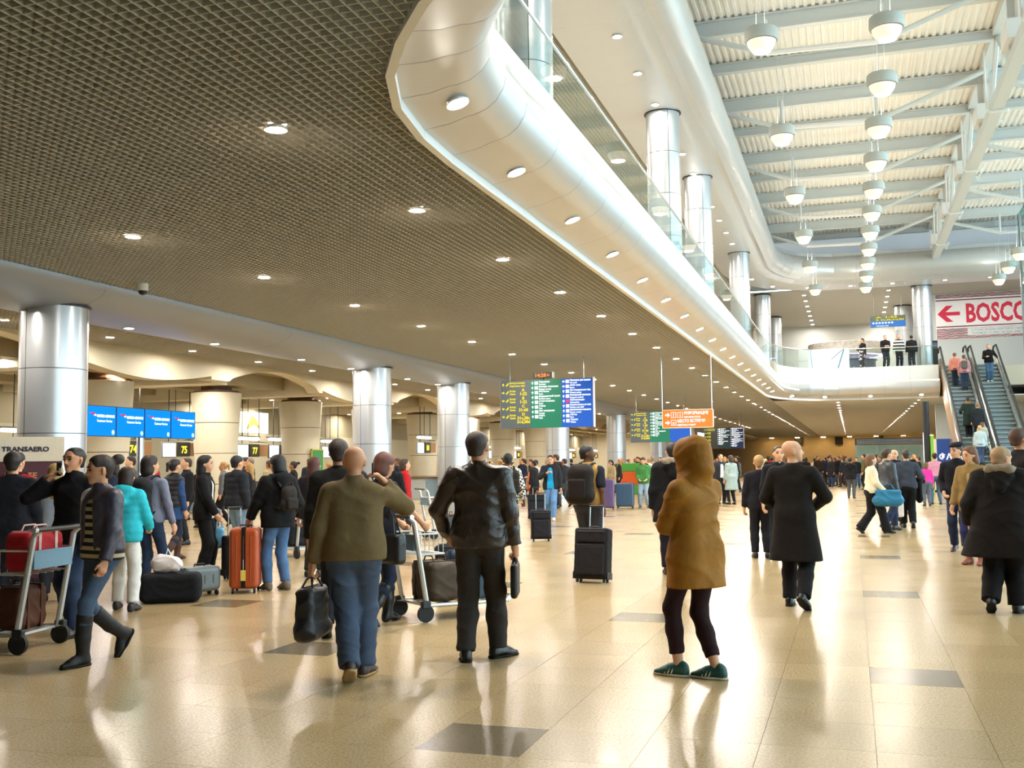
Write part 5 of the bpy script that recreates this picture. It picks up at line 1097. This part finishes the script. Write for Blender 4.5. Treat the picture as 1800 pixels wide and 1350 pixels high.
p_par = person('large person in black fur-hooded parka at the right edge, back turned', 1.42, 11.6, -12, 1.64, 0, 'fair', ('short', '#a5825a'), top=dict(name='parka', c='#15100e', bulk=.085, hem=.60, skirt=.14, hood='down', shoulder=.02, rel=folds(.010, .8, 6.)), legs=dict(c='#100d0e', fit=.05, hem=.08), shoes=dict(c='#120f10', kind='ankle'), fat=.05, pose=dict(fl=(-.14, -.12, .14), pl=-35, fr=(.10, .06, .085), hl=(-.34, .12, .95), hr=(.30, .2, 1.0), hy=-45, hp=-10, lean=4), extra=[('fur_trim', fur_hood(.09), '#8a7a66', .95)])
p_mr = person('tall man with short brown hair looking right at the right edge', 1.86, 13.5, -60, 1.88, 1, 'warm', ('crop', '#4a3020'), top=dict(c='#1c1614', bulk=.04, hem=.8), legs=dict(c='#1c1a1e'), face_detail=True)
p_tee = person('man in bright blue shirt and open dark jacket looking at his phone', -7.8, 27.5, 190, 1.78, 1, 'fair', ('crop', '#241c18'), inner=dict(name='shirt', c='#1f9fd8', bulk=.022, hem=.86, collar=0.), top=dict(c='#23262c', bulk=.038, hem=.84, open=.085), legs=dict(jean=1, c='#5f86b4', fit=.024), shoes=dict(c='#d0d0cc'), pose=mix(W1, dict(hr=(.08, .26, 1.26), er=(1, -.2, -1), hp=-14)), face_detail=True)
p_grn = person('young man in green patterned jacket and pale jeans looking down', -6.74, 35.3, 182, 1.70, 2, 'fair', ('short', '#3a2c22'), top=dict(m=mat('green_print', '#3c7d3a', .8, var=.6, scale=14), bulk=.045, hem=.84), legs=dict(jean=1, c='#93a9bd', fit=.03), shoes=dict(c='#3a4450'), pose=dict(fl=(-.14, 0, .085), fr=(.14, 0, .085), hp=-25, hl=(-.14, .2, 1.0), hr=(.14, .2, 1.0)))
p_gcy = person('woman in long pale grey coat standing in the middle of the hall', -4.12, 38.1, 40, 1.74, 2, 'fair', ('bob', '#3a2c26'), top=dict(name='coat', c='#93a3a0', bulk=.035, hem=.52, skirt=.06), legs=dict(c='#1a1c22', fit=.01), female=True)
p_sut = person('man in dark suit and white shirt beside the pale grey coat', -4.55, 38.6, 215, 1.80, 2, 'fair', ('crop', '#3a2a1e'), inner=dict(c='#e6e6e6', bulk=.018), top=dict(c='#2b2c34', bulk=.03, hem=.84, open=.07), legs=dict(c='#1a1a20'), face_detail=True)
p_cwm = person('woman in cream coat over sky blue top walking past the bald coat man', -2.85, 35.8, 120, 1.62, 2, 'fair', ('bun', '#c9a468'), inner=dict(c='#3fb2e0', bulk=.03, hem=.7), top=dict(name='coat', c='#d8cba4', bulk=.04, hem=.74, open=.09), legs=dict(c='#2f4a58', fit=.008, hem=.3), shoes=dict(c='#1b1e24', kind='boot'), female=True, pose=W1)
# at the counters
p_ct1 = person('balding man in dark coat waiting at desk 77', -17.0, 27.3, 110, 1.80, 2, 'fair', ('crop', '#7a6a5c'), top=dict(c='#1a1416', bulk=.04, hem=.8), legs=dict(c='#1a1a1e'))
p_ct2 = person('man in dark cap and grey jumper by desk 74', -15.4, 19.8, 150, 1.80, 2, 'fair', ('short', '#1c1512'), top=dict(c='#55534c', bulk=.03, hem=.88), legs=dict(c='#202228'))
p_ct3 = person('man with receding hair in black jacket near desk 75', -12.8, 18.2, 140, 1.74, 2, 'fair', ('crop', '#3a2a20'), top=dict(c='#17161a', bulk=.035, hem=.86), legs=dict(c='#20222a'))
# on the escalators and the mezzanine
def esc_z(y): k = math.floor((y-45.6)/(11/30)); return (k+1)*6.2/30-.012
person('person in dark green fur-collared coat riding up the left escalator', 4.86, esc_z(49.6), 0, 1.74, 2, top=dict(c='#22302c'), pose={}) if False else None
def rider(label, x, y, face, H, **k): return person(label, x, y, face, H, 2, z=esc_z(y+.01), **k)
rider('woman in dark green fur-collared coat riding up the left escalator', 4.92, 49.72, 5, 1.74, hair=('short', '#2a1c16'), top=dict(name='coat', c='#24332e', bulk=.045, hem=.5, skirt=.04), legs=dict(c='#1a1c1e'), pose=dict(fl=(-.07, .02, .085), fr=(.07, .02, .085), hl=(-.28, .22, 1.05)), extra=[('fur_collar', fur_hood(), '#8a6a48', .95)])
rider('fair-haired person in dark jacket beside the green-coat woman on the escalator', 5.25, 49.35, 10, 1.66, hair=('short', '#8a6a48'), top=dict(c='#23262c', bulk=.035, hem=.7), legs=dict(c='#1a1c1e'), pose=dict(fl=(-.06, .02, .085), fr=(.06, .02, .085)))
rider('brown-haired child in pale coat stepping onto the escalator', 5.28, 48.25, 0, 1.40, hair=('bob', '#6a4428'), top=dict(c='#b9b4a4', bulk=.03, hem=.7), legs=dict(c='#30343c'), pose=dict(fl=(-.06, .02, .085), fr=(.06, .02, .085)))
rider('blond woman in pale grey-blue top at the foot of the escalator', 5.10, 47.5, 0, 1.66, hair=('short', '#c9a870'), top=dict(name='shirt', c='#b4c4c8', bulk=.03, hem=.82), legs=dict(c='#4a5a7a'), female=True, pose=dict(fl=(-.06, .02, .085), fr=(.06, .02, .085)))
rider('person with grey backpack and jeans riding near the top of the left escalator', 5.22, 53.75, 0, 1.70, hair=('short', '#5a3a28'), top=dict(c='#c98a90', bulk=.03, hem=.86), legs=dict(c='#31425a'), pose=dict(fl=(-.07, .02, .085), fr=(.07, .02, .085)), extra=[('daypack', lambda b: (lambda S: S.add(rbox(b.T(0, -.20, 1.25), (.14, .08, .2), .06)))(Solid()), '#5a5f58', .8)])
rider('person in salmon jacket riding near the top of the left escalator', 4.85, 54.1, 0, 1.64, hair=('short', '#7a5238'), top=dict(c='#d08a78', bulk=.03, hem=.86), legs=dict(c='#2a3448'), pose=dict(fl=(-.07, .02, .085), fr=(.07, .02, .085)))
rider('man in black shirt and jeans coming down the right escalator', 6.4, 54.5, 178, 1.82, hair=('crop', '#17120f'), top=dict(name='shirt', c='#101014', bulk=.024, hem=.9), legs=dict(c='#42607e'), shoes=dict(c='#dedede'), pose=dict(fl=(-.07, .02, .085), fr=(.07, .02, .085), hl=(-.26, .2, 1.1), hr=(.12, .25, 1.15)))
def mez_p(label, x, y, face, H=1.75, **k): return person(label, x, y, face, H, 2, z=6.2, **k)
mez_p('person in black jacket leaning at the far balustrade, left of the trio', 1.85, 57.3, 200, hair=('crop', '#17120f'), top=dict(c='#17171c', bulk=.03), pose=dict(hl=(-.1, .22, 1.15), hr=(.1, .22, 1.15)))
mez_p('person in striped black and white top at the far balustrade', 2.5, 57.3, 190, hair=('crop', '#3a2a20'), top=dict(name='shirt', m=stripe_mat('mez_stripe', '#1a1a1c', '#dcdcdc', .16), bulk=.03), legs=dict(c='#14141a'))
mez_p('person in black and cream jacket seen from behind at the far balustrade', 3.15, 57.9, 10, hair=('crop', '#15110f'), top=dict(c='#19191d', bulk=.04))
mez_p('person in dark clothes holding a phone behind the far balustrade', .75, 58.4, 120, hair=('short', '#17120f'), top=dict(c='#1c1a1e', bulk=.03), pose=dict(hr=(.12, .3, 1.2)))
mez_p('person in dark jacket leaning on the side balustrade beside the fifth column', -4.2, 48.5, -90, 1.74, hair=('short', '#1c1512'), top=dict(c='#1a1a1e', bulk=.03))
mez_p('person in pale top standing at the side balustrade near the far corner', -4.2, 50.6, -90, 1.70, hair=('short', '#2a1c14'), top=dict(name='shirt', c='#b49a84', bulk=.03))

# ---------------------------------------------------------------- crowds: a dozen figures, copied with other clothes
protos = []
P_ST = dict(fl=(-.11, 0, .085), fr=(.11, 0, .085))
for k, (h, tp_, po, fe) in enumerate((('short', dict(bulk=.035, hem=.84), P_ST, 0), ('long', dict(bulk=.03, hem=.80), P_ST, 1), ('crop', dict(bulk=.045, hem=.66, skirt=.04), P_ST, 0), ('bob', dict(bulk=.04, hem=.56, skirt=.05), P_ST, 1), ('crop', dict(bulk=.03, hem=.88), mix(W1), 0), ('pony', dict(bulk=.028, hem=.86), mix(W2), 1), ('short', dict(bulk=.05, hem=.82, hood='down'), dict(P_ST, hl=(-.14, .25, 1.05), hr=(.14, .25, 1.05)), 0), ('bun', dict(bulk=.035, hem=.7, skirt=.03), P_ST, 1))):
    b = person('crowd', 0, 0, 0, 1.75, 2, 'fair', (h, '#201714'), top=dict(tp_, name='jacket' if tp_['hem'] > .7 else 'coat'), legs=dict(rel=None), pose=po, female=bool(fe)); protos.append(b.obj)
used = [False]*8
TC = [('black', '#121216'), ('charcoal', '#25262b'), ('navy', '#191f33'), ('dark brown', '#2d2019'), ('grey', '#6a6d70'), ('dark green', '#26362c'), ('maroon', '#4c1a20'), ('beige', '#b09c78'), ('blue', '#2f5a94'), ('red', '#a8242a'), ('white', '#d6d4ce'), ('olive', '#55512f')]
TW = [18, 14, 12, 8, 7, 5, 3, 4, 4, 3, 3, 3]
LC = [('black', '#141418'), ('blue denim', '#34486a'), ('grey', '#4a4c50'), ('brown', '#3d2f26')]
HC = [('dark', '#17110f'), ('brown', '#3d271a'), ('blond', '#a8824c'), ('grey', '#8a8580')]
rc = random.Random(11)
def setm(o, m):
    o.material_slots[0].link = 'OBJECT'; o.material_slots[0].material = m
taken = []
def crowd_person(x, y, face, zone, nth, z=0.):
    k = rc.randrange(8); src = protos[k]
    if not used[k]: o = src; used[k] = True
    else: o = dup(src)
    o.location = (x, y, z); o.rotation_euler = (0, 0, math.radians(face)); s_ = rc.uniform(.92, 1.05); o.scale = (s_, s_, s_)
    tn, tc_ = rc.choices(TC, TW)[0]; ln, lc = rc.choice(LC); hn, hc = rc.choices(HC, [6, 4, 2, 1])[0]; gname = 'coat'
    for c in o.children:
        n_ = c.name.split('.')[0]
        if n_ in ('jacket', 'coat'): setm(c, cloth(tc_)); gname = n_
        elif n_ == 'trousers': setm(c, cloth(lc))
        elif n_ == 'hair': setm(c, cloth(hc, .6))
        elif n_ == 'body': setm(c, skin_mat(rc.choice(['fair', 'fair', 'warm', 'warm', 'tan'])))
    o['label'] = '%s-haired person in %s %s, %s from left %s' % (hn, tn, gname, nth, zone); o['group'] = 'people ' + zone; taken.append((x, y))
def nth(k): return '%d%s' % (k, 'th' if 10 <= k % 100 <= 20 else {1: 'st', 2: 'nd', 3: 'rd'}.get(k % 10, 'th'))
def px_u(x, y): return math.atan2(x, y)
solid_pts = [(o.location.x, o.location.y) for o in bpy.data.objects if o.parent is None and o.name.startswith('person') and o.location.length > 1]
COLS = [(-12.7, y) for y in (14.3, 26.6, 32.9, 46, 58.5, 72, 86)] + [(-20, y) for y in (18.6, 24.5, 30, 35.6, 41.7, 47.6, 53.6, 60, 67)]
def crowd(zone, n, xr, yr, face=None, tries=4000):
    pts = []
    for _ in range(tries):
        if len(pts) >= n: break
        y = rc.uniform(*yr); x = rc.uniform(*xr) if not callable(xr) else xr(y)
        if any((x-a)**2+(y-b)**2 < .42 for a, b in pts+taken+solid_pts) or any((x-a)**2+(y-b)**2 < 1.3 for a, b in COLS): continue
        pts.append((x, y))
    pts.sort(key=lambda q: px_u(*q))
    for k, (x, y) in enumerate(pts): crowd_person(x, y, rc.uniform(0, 360) if face is None else face+rc.uniform(-50, 50), zone, nth(k+1))
crowd('in the near check-in queue', 26, (-19.0, -13.6), (17, 31), 90)
crowd('in the far check-in queue', 34, lambda y: rc.uniform(-.40*y, -.26*y), (34, 58), 90)
crowd('below the hanging boards', 46, lambda y: rc.uniform(-.23*y, -.10*y), (47, 72))
crowd('in the far crowd', 40, lambda y: rc.uniform(-.085*y, .0*y), (62, 84))
crowd('by the shop front', 13, (-.2, 3.4), (43, 62))
# ---------------------------------------------------------------- luggage
def wheelset(t, w_, d, r=.03):
    for sx in (-1, 1):
        for sy in (-1, 1): MB().tube([(sx*(w_/2-.05)-.012, sy*(d/2-.045), r), (sx*(w_/2-.05)+.012, sy*(d/2-.045), r)], r, 12).build('wheel', M['rubber'], t, smooth=True)
def pull(t, h0, h1, w_=.16, y=0.):
    for sx in (-1, 1): MB().tube([(sx*w_/2, y, h0-.05), (sx*w_/2, y, h1)], .009, 8).build('pull_rod', M['chrome'], t, smooth=True)
    MB().tube([(-w_/2-.01, y, h1), (w_/2+.01, y, h1)], .014, 8).build('grip', M['black'], t, smooth=True)
def hard_case(label, x, y, rz, w_, d, h, col, handle=None, tagc=None, tilt=0., strap=None):
    t = thing('hard_suitcase', label, 'suitcase', (x, y, 0), math.radians(rz)); t.rotation_euler = (math.radians(tilt), 0, math.radians(rz))
    m = mat('case_'+col.lstrip('#'), col, .35, var=.08, coat=.3); z0 = .055
    for sg, nm in ((-1, 'front_shell'), (1, 'back_shell')):
        S = Solid(); S.add(rbox((0, sg*d*.25, z0+(h-z0)/2), (w_/2, d*.25-.004, (h-z0)/2), .06))
        o = obj(nm, mesh_solid(S, nm, .012), m, t)
        for k in (-1, 0, 1): MB().tube([(k*w_*.24, sg*(d/2-.001), z0+.1), (k*w_*.24, sg*(d/2-.001), h-.1)], .006, 6).build('rib', m, o)
    MB().box(-w_/2+.03, w_/2-.03, -.008, .008, z0+.01, h-.01).build('seam_band', M['black'], t, bevel=.004)
    MB().tube([(-.07, 0, h-.005), (-.07, 0, h+.025), (.07, 0, h+.025), (.07, 0, h-.005)], .010, 6).build('carry_handle', M['black'], t, smooth=True)
    for sx in (-1, 1): MB().box(sx*w_/2-.004, sx*w_/2+.004, -.012, .012, h*.45, h*.62).build('latch', M['dark'], t)
    wheelset(t, w_, d)
    if strap: MB().box(-.025, .025, -d/2-.004, d/2+.004, z0+.02, h+.004).build('strap', cloth(strap), t)
    if tagc: q = MB().box(-.03, .03, -d/2-.012, -d/2-.008, h*.20, h*.36).build('luggage_tag', mat('tag_'+tagc.lstrip('#'), tagc, .6), t); MB().tube([(0, -d/2-.01, h*.36), (.0, -d/2-.008, h*.52)], .003, 4).build('tag_loop', M['white'], q)
    if handle: pull(t, h, handle, .17, d*.30)
    return t
def soft_case(label, x, y, rz, w_, d, h, col, handle=None, tilt=0.):
    t = thing('rolling_suitcase', label, 'suitcase', (x, y, 0), 0); t.rotation_euler = (math.radians(tilt), 0, math.radians(rz)); m = cloth(col, .7); z0 = .045
    S = Solid(); S.add(rbox((0, 0, z0+(h-z0)/2), (w_/2, d*.38, (h-z0)/2), .035)); S.rel = folds(.003, 1.5, x); obj('case', mesh_solid(S, 'case', .012), m, t)
    S = Solid(); S.add(rbox((0, -d*.40, z0+(h-z0)*.36), (w_*.42, d*.10, (h-z0)*.30), .03)); S.rel = folds(.003, 1.5, y); obj('front_pocket', mesh_solid(S, 'front_pocket', .012), m, t)
    S = Solid(); S.add(rbox((0, -d*.39, z0+(h-z0)*.82), (w_*.42, d*.07, (h-z0)*.12), .02)); obj('upper_pocket', mesh_solid(S, 'upper_pocket', .012), m, t)
    for zz in (.66, .92): MB().tube([(-w_*.40, -d*.475, z0+(h-z0)*zz), (w_*.40, -d*.475, z0+(h-z0)*zz)], .005, 5).build('zip', M['dark'], t)
    for sx in (-1, 1): MB().box(sx*w_/2-.006, sx*w_/2+.006, -d*.36, d*.36, z0, z0+.09).build('corner_guard', M['black'], t, bevel=.006)
    MB().tube([(-.07, 0, h-.008), (-.07, 0, h+.02), (.07, 0, h+.02), (.07, 0, h-.008)], .011, 6).build('carry_handle', M['black'], t, smooth=True)
    wheelset(t, w_, d*.8)
    if handle: pull(t, h, handle, .18, d*.30)
    return t
hard_case('orange hard-shell suitcase with dark strap and yellow tag', -7.22, 11.50, 24, .36, .44, .80, '#a8481c', tagc='#e0c860', strap='#1a1512')
soft_case('black rolling suitcase beside the dark-haired woman in black', -8.22, 12.85, 55, .38, .26, .60, '#15151a', .98)
soft_case('black rolling suitcase pulled by the man with the tan vest', -3.25, 13.35, -4, .46, .30, .70, '#1a1618', 1.0, -9)
soft_case('dark rolling suitcase tilted behind the leather-jacket man', -4.45, 11.6, 40, .42, .28, .62, '#16161a', .98, -14)
hard_case('purple hard-shell suitcase in the middle distance', -7.72, 34.0, 8, .48, .3, 1.0, '#5a4878'); hard_case('steel blue hard-shell suitcase in the middle distance', -7.35, 35.1, 4, .60, .34, .85, '#35536e')
soft_case('black suitcase by the blue-shirt man', -8.35, 28.0, 20, .5, .3, .7, '#171a22', .95, -20)
soft_case('dark suitcase near the checked-shirt man', -5.95, 20.2, 20, .4, .28, .62, '#191920', .95)
def backpack(label, b, col, w_=.30, h=.50, d=.20, gap=.10, z=1.22, bot=0.):
    """worn on the back: hangs from two shoulder straps"""
    t = thing('backpack', label, 'backpack', b.obj.location, b.obj.rotation_euler.z); s = b.s; T = b.T; m = cloth(col, .75); yb = -.115-gap*.3-b.fat
    S = Solid(); S.add(rbox(T(0, yb-d/2, z-.03), (w_/2, d/2, h*.44), .095), cap(T(-w_*.18, yb-d*.45, z+h*.28), T(w_*.18, yb-d*.45, z+h*.28), d*.46, k=.06), cap(T(-w_*.3, yb-d*.55, z-h*.30), T(w_*.3, yb-d*.55, z-h*.30), d*.42, k=.05)); S.rel = folds(.005, 1.2, z); obj('pack_body', mesh_solid(S, 'pack_body', .015, s), m, t)
    S = Solid(); S.add(rbox(T(0, yb-d-.01, z-.08), (w_*.36, .035, h*.24), .03)); S.rel = folds(.003, 1.4, 1.); obj('front_pocket', mesh_solid(S, 'front_pocket', .013, s), m, t)
    for sg in (-1, 1):
        pts = [T(sg*.09, yb-.02, z+h*.40), T(sg*.10, -.08, 1.475+.02), T(sg*.105, .0, 1.49+.015), T(sg*.11, .09, 1.42+.01), T(sg*.125, .14, 1.30), T(sg*.15, .10, 1.14), T(sg*.12, yb-.02, z-h*.40)]
        MB().tube([tuple(np.asarray(p)*s) for p in pts], .016, 6).build('shoulder_strap', m, t, smooth=True)
    MB().tube([tuple(np.asarray(T(sg*.04, yb-.03, z+h*.5-.02+(.03 if k else 0)))*s) for k, sg in enumerate((-1, 0, 1))], .008, 6).build('grab_loop', m, t)
    return t
backpack('large black backpack on the young person in grey shirt', p_bpk, '#16171b', .32, .56, .22); backpack('big dark brown backpack on the man with the tan vest', p_bkm, '#1c1614', .36, .58, .24, .14)
backpack('dark backpack on the checked-shirt man', p_chk, '#191512', .30, .50, .18); backpack('small black backpack on the red-shirt man', p_red, '#17171c', .28, .42, .16, z=1.2); backpack('small leather backpack on the black puffer coat', p_puf, '#26211d', .24, .34, .12, .34, z=1.2)
def hang_bag(name, label, cat, pos, rz, w_, d, h, col, rough=.6, drop=.16, soft=.006, flare=0., sub=None):
    """a bag whose handle loop reaches up to the hand or shoulder that carries it"""
    t = thing(name, label, cat, (pos[0], pos[1], pos[2]-drop-h), math.radians(rz)); S = Solid(); S.add(rbox((0, 0, h/2), (w_/2, d/2, h/2), min(.05, d*.45))); S.rel = folds(soft, 1.2, pos[0]) if soft else None
    if flare: S.add(cap((-w_*.35, 0, .06), (w_*.35, 0, .06), d*.5+flare, k=.05))
    o = obj('bag_body', mesh_solid(S, 'bag_body', .012), cloth(col, rough), t)
    for sy in (-1, 1): MB().tube([(-w_*.28, sy*d*.3, h-.02), (-w_*.15, sy*d*.12, h+drop*.75), (0, 0, h+drop), (w_*.15, sy*d*.12, h+drop*.75), (w_*.28, sy*d*.3, h-.02)], .008, 6).build('handle', cloth(sub or col, rough), t, smooth=True)
    MB().tube([(-w_*.42, 0, h+.002), (w_*.42, 0, h+.002)], .005, 5).build('zip', M['dark'], t); return t
W = lambda b, sd: b.W(b.hc[sd])
q = W(p_bald, 'l'); hang_bag('holdall', 'black holdall swinging from the bald man\'s left hand', 'bag', q, 95, .34, .15, .36, '#120f10', .5, .07, .014, .02)
q = W(p_lea, 'r'); hang_bag('document_case', 'thin black case in the leather-jacket man\'s right hand', 'bag', q, 104, .34, .06, .27, '#0f0d0d', .45, .05, .002)
q = W(p_blk, 'l'); hang_bag('tote_bag', 'pale blue tote bag at the side of the woman in black', 'bag', (q[0], q[1], q[2]+.06), -60, .34, .14, .28, '#5f9cc0', .6, .26, .006)
q = W(p_wht, 'r'); hang_bag('holdall', 'teal and navy holdall carried by the cream-shirt woman', 'bag', (q[0], q[1], q[2]+.22), 10, .52, .24, .28, '#1d6f94', .6, .12, .016, .02)
q = W(p_pul, 'l'); hang_bag('shopping_bag', 'white and pink printed shopping bag of the grey-pullover man', 'bag', q, 10, .36, .16, .42, '#e2cfc4', .5, .10, .003, sub='#c08a70')
hang_bag('handbag', 'black studded handbag on the trolley woman\'s hip', 'bag', p_trw.W((.20, -.02, 1.16)), -20, .34, .15, .30, '#121114', .4, .22, .006)
q = W(p_cwm, 'l'); hang_bag('handbag', 'brown handbag of the cream-coat woman', 'bag', q, 20, .36, .16, .28, '#5a4432', .5, .14)
t = thing('draped_coat', 'black coat hanging over the grey-pullover man\'s right arm', 'coat', p_pul.W((.24, .10, .62))); S = Solid(); S.add(cap((-.06, 0, .40), (.10, .10, .42), .09, .07, .05), cap((0, .03, .40), (.02, .03, .05), .12, .13, .05, ((1, .4, 0), .55))); S.rel = folds(.012, 1., 3., (1., .3, .2)); obj('cloth', mesh_solid(S, 'cloth', .018), cloth('#0f0e11'), t)
for b_, sd, nm in ((p_bald, 'r', 'dark phone held to the bald man\'s ear'), (p_pho, 'r', 'dark phone held by the young man in black'), (p_tee, 'r', 'pale phone in the hand of the blue-shirt man')):
    er_ = b_.W(b_.Hd(.088 if b_ is not p_tee else .05, .02 if b_ is not p_tee else .3, 1.61)); wq = W(b_, sd); kq_ = .35 if b_ is not p_tee else 0.; q = tuple(wq[i]*(1-kq_)+er_[i]*kq_ for i in range(3)); t = thing('mobile_phone', nm, 'phone', q, b_.obj.rotation_euler.z); MB().box(-.006, .006, -.03, .03, -.06, .07).build('case', M['black'], t, bevel=.004); MB().box(-.0075, -.006, -.026, .026, -.05, .06).build('screen', mat('phone_glass', '#20252c', .1), t)
soft_case('white shopping trolley bag near the bending person', 0, 0, 0, .1, .1, .2, '#cccccc') if False else None
# luggage by the turquoise jacket
t = thing('travel_bag', 'black travel bag on the floor by the white trousers', 'bag', (-7.55, 10.45, 0), .5); S = Solid(); S.add(rbox((0, 0, .17), (.34, .18, .17), .08)); S.rel = folds(.01, 1.1, 2.); obj('bag_body', mesh_solid(S, 'bag_body', .014), cloth('#131519'), t); MB().tube([(-.15, 0, .33), (-.08, 0, .42), (.08, 0, .42), (.15, 0, .33)], .01, 6).build('handle', M['black'], t)
t = thing('plastic_bag', 'white and pink plastic bag lying on the black travel bag', 'bag', (-7.60, 10.45, .34), .2); S = Solid(); S.add(cap((-.08, 0, .10), (.08, 0, .09), .12, .10, .05)); S.rel = folds(.02, 1.6, 4.); obj('bag_body', mesh_solid(S, 'bag_body', .014), mat('plastic_print', '#e4d8d6', .4, var=.25, scale=12), t); MB().tube([(-.02, 0, .19), (0, 0, .27), (.04, 0, .2)], .008, 5).build('handle', M['white'], t)
hard_case('grey hard case lying beside the turquoise jacket person', -7.55, 11.0, 70, .50, .24, .36, '#5d6668')

# ---------------------------------------------------------------- luggage trolleys
def trolley(label, x, y, rz):
    t = thing('luggage_trolley', label, 'luggage trolley', (x, y, 0), math.radians(rz)); st_ = mat('trolley_steel', '#c6cacc', .3, .6); bl = mat('trolley_blue', '#5f8296', .5)
    for sx in (-1, 1):
        MB().tube([(sx*.28, -.42, .16), (sx*.20, .62, .13)], .020, 8).build('base_rail', st_, t, smooth=True)
        MB().tube([(sx*.28, -.36, .16), (sx*.28, -.50, .98), (sx*.28, -.56, 1.04)], .026, 8).build('upright', st_, t, smooth=True)
        MB().tube([(sx*.29-.018, -.38, .085), (sx*.29+.018, -.38, .085)], .085, 18).build('rear_wheel', M['rubber'], t, smooth=True)
        MB().box(sx*.29-.03, sx*.29+.03, -.43, -.33, .13, .21).build('wheel_housing', M['dark'], t, bevel=.015)
    MB().tube([(-.02, .56, .06), (.02, .56, .06)], .06, 14).build('front_wheel', M['rubber'], t, smooth=True)
    MB().tube([(0, .56, .06), (0, .56, .14)], .02, 8).build('fork', M['dark'], t)
    MB().tube([(-.36, -.58, 1.04), (.36, -.58, 1.04)], .022, 10).build('push_bar', M['black'], t, smooth=True)
    for sx in (-1, 1): MB().tube([(sx*.36, -.58, 1.04), (sx*.40, -.58, 1.04)], .024, 10).build('bar_end', M['chrome'], t, smooth=True)
    MB().box(-.27, .27, -.50, -.47, .70, .86).build('advert_plate', bl, t, bevel=.006)
    for z in (.66, .86): MB().tube([(-.28, -.46, z), (-.27, -.16, z), (.27, -.16, z), (.28, -.46, z)], .010, 6).build('basket_rim', st_, t, smooth=True)
    for k in range(6): xx = -.25+.1*k; MB().tube([(xx, -.16, .66), (xx, -.16, .86)], .005, 5).build('basket_wire', st_, t); MB().tube([(xx, -.46, .66), (xx, -.16, .66)], .005, 5).build('basket_wire', st_, t)
    for k in range(4): MB().box(-.24+.02*k*.5, .24-.02*k*.5, -.36+.24*k, -.28+.24*k, .145, .165).build('deck_slat', st_, t)
    MB().tube([(-.20, .62, .13), (-.12, .74, .17), (.12, .74, .17), (.20, .62, .13)], .022, 8).build('nose_bar', st_, t, smooth=True)
    return t
t1 = trolley('steel luggage trolley at the lower left loaded with bags', -7.12, 7.45, 97)
def load(name, label, tr, lx, ly, lz, hx, hy, hz, col, r=.07, rel=.010, m=None, strap=None):
    Mw = Matrix.Translation(tr.location) @ Matrix.Rotation(tr.rotation_euler.z, 4, 'Z'); p = Mw @ Vector((lx, ly, lz))
    t = thing(name, label, 'bag', p, tr.rotation_euler.z); S = Solid(); S.add(rbox((0, 0, hz), (hx, hy, hz), r)); S.rel = folds(rel, 1.2, lx+lz); obj('bag_body', mesh_solid(S, 'bag_body', .014), m or cloth(col, .65), t)
    for sy in (-.4, .4): MB().tube([(-hx*.5, sy*hy, 2*hz-.02), (-hx*.3, sy*hy, 2*hz+.05), (hx*.3, sy*hy, 2*hz+.05), (hx*.5, sy*hy, 2*hz-.02)], .008, 6).build('handle', cloth(strap or col, .7), t, smooth=True)
    for sx in (-.45, .45): MB().box(sx*hx-.018, sx*hx+.018, -hy-.004, hy+.004, .01, 2*hz+.003).build('strap', cloth(strap or col, .7), t)
    return t
load('travel_bag', 'red travel bag with pink straps in the left trolley basket', t1, 0, -.31, .675, .25, .13, .17, '#9c1a22', .06, .008, strap='#c9a8a0')
load('holdall', 'beige patterned bag on the deck of the left trolley', t1, 0, .25, .17, .24, .30, .17, '#a8957c', .09, .014, mat('beige_print', '#a8957c', .7, var=.3, scale=8), '#8a7862')
load('holdall', 'brown leather bag under the basket of the left trolley', t1, 0, -.20, .17, .20, .13, .19, '#4a2a1a', .07, .01)
t2 = trolley('steel luggage trolley pushed ahead of the bald man', -4.02, 10.15, -40)
load('holdall', 'brown patterned bag on the middle trolley', t2, 0, -.12, .17, .24, .18, .20, '#3f3020', .08, .012, mat('brown_print', '#3f3020', .7, var=.4, scale=10)); load('travel_bag', 'slate blue suitcase at the front of the middle trolley', t2, 0, .28, .17, .22, .18, .24, '#3a4a5c', .05, .004)
t3 = trolley('steel luggage trolley by the check-in queue left of the black-coat woman', -9.1, 16.2, 60); load('travel_bag', 'black bag on the queue trolley', t3, 0, .2, .17, .24, .26, .2, '#17181c')
t4 = trolley('steel luggage trolley waiting near the red jacket', -8.2, 20.8, -50); load('travel_bag', 'grey bag on the trolley near the red jacket', t4, 0, .2, .17, .24, .26, .16, '#4a4e54')
# orange seats and the green-orange kiosk in the middle distance
for k in range(3):
    t = thing('egg_seat', 'orange curved seat in the middle distance, %s of three' % ('left', 'middle', 'right')[k], 'seat', (-11.5+.62*k, 35.6+.5*k, 0), .5, 'orange seats'); S = Solid(); S.add(cap((0, 0, .75), (0, 0, 1.05), .34, .30, .1, ((1, 0, 0), .7))); S.carve(cap((.30, -.2, .85), (.30, -.2, 1.0), .26), .03); obj('shell', mesh_solid(S, 'shell', .025), cloth('#e07020', .4), t); MB().lathe([(.22, 0), (.22, .03), (.05, .06), (.05, .5)], 16).build('pedestal', M['chrome'], t, smooth=True)
kq = thing('info_kiosk', 'green and orange kiosk beyond the blue suitcase', 'kiosk', (-10.3, 50.5, 0), .1)
MB().box(-.6, .6, -.3, .3, 0, .45).build('base', mat('kiosk_green', '#4a9a38', .5), kq, bevel=.03); MB().box(-.6, .6, -.3, .3, .45, 1.1).build('middle', mat('kiosk_orange', '#d8591c', .5), kq, bevel=.03); MB().box(-.6, .6, -.3, .3, 1.1, 1.5).build('top', MATS['kiosk_green'], kq, bevel=.03)
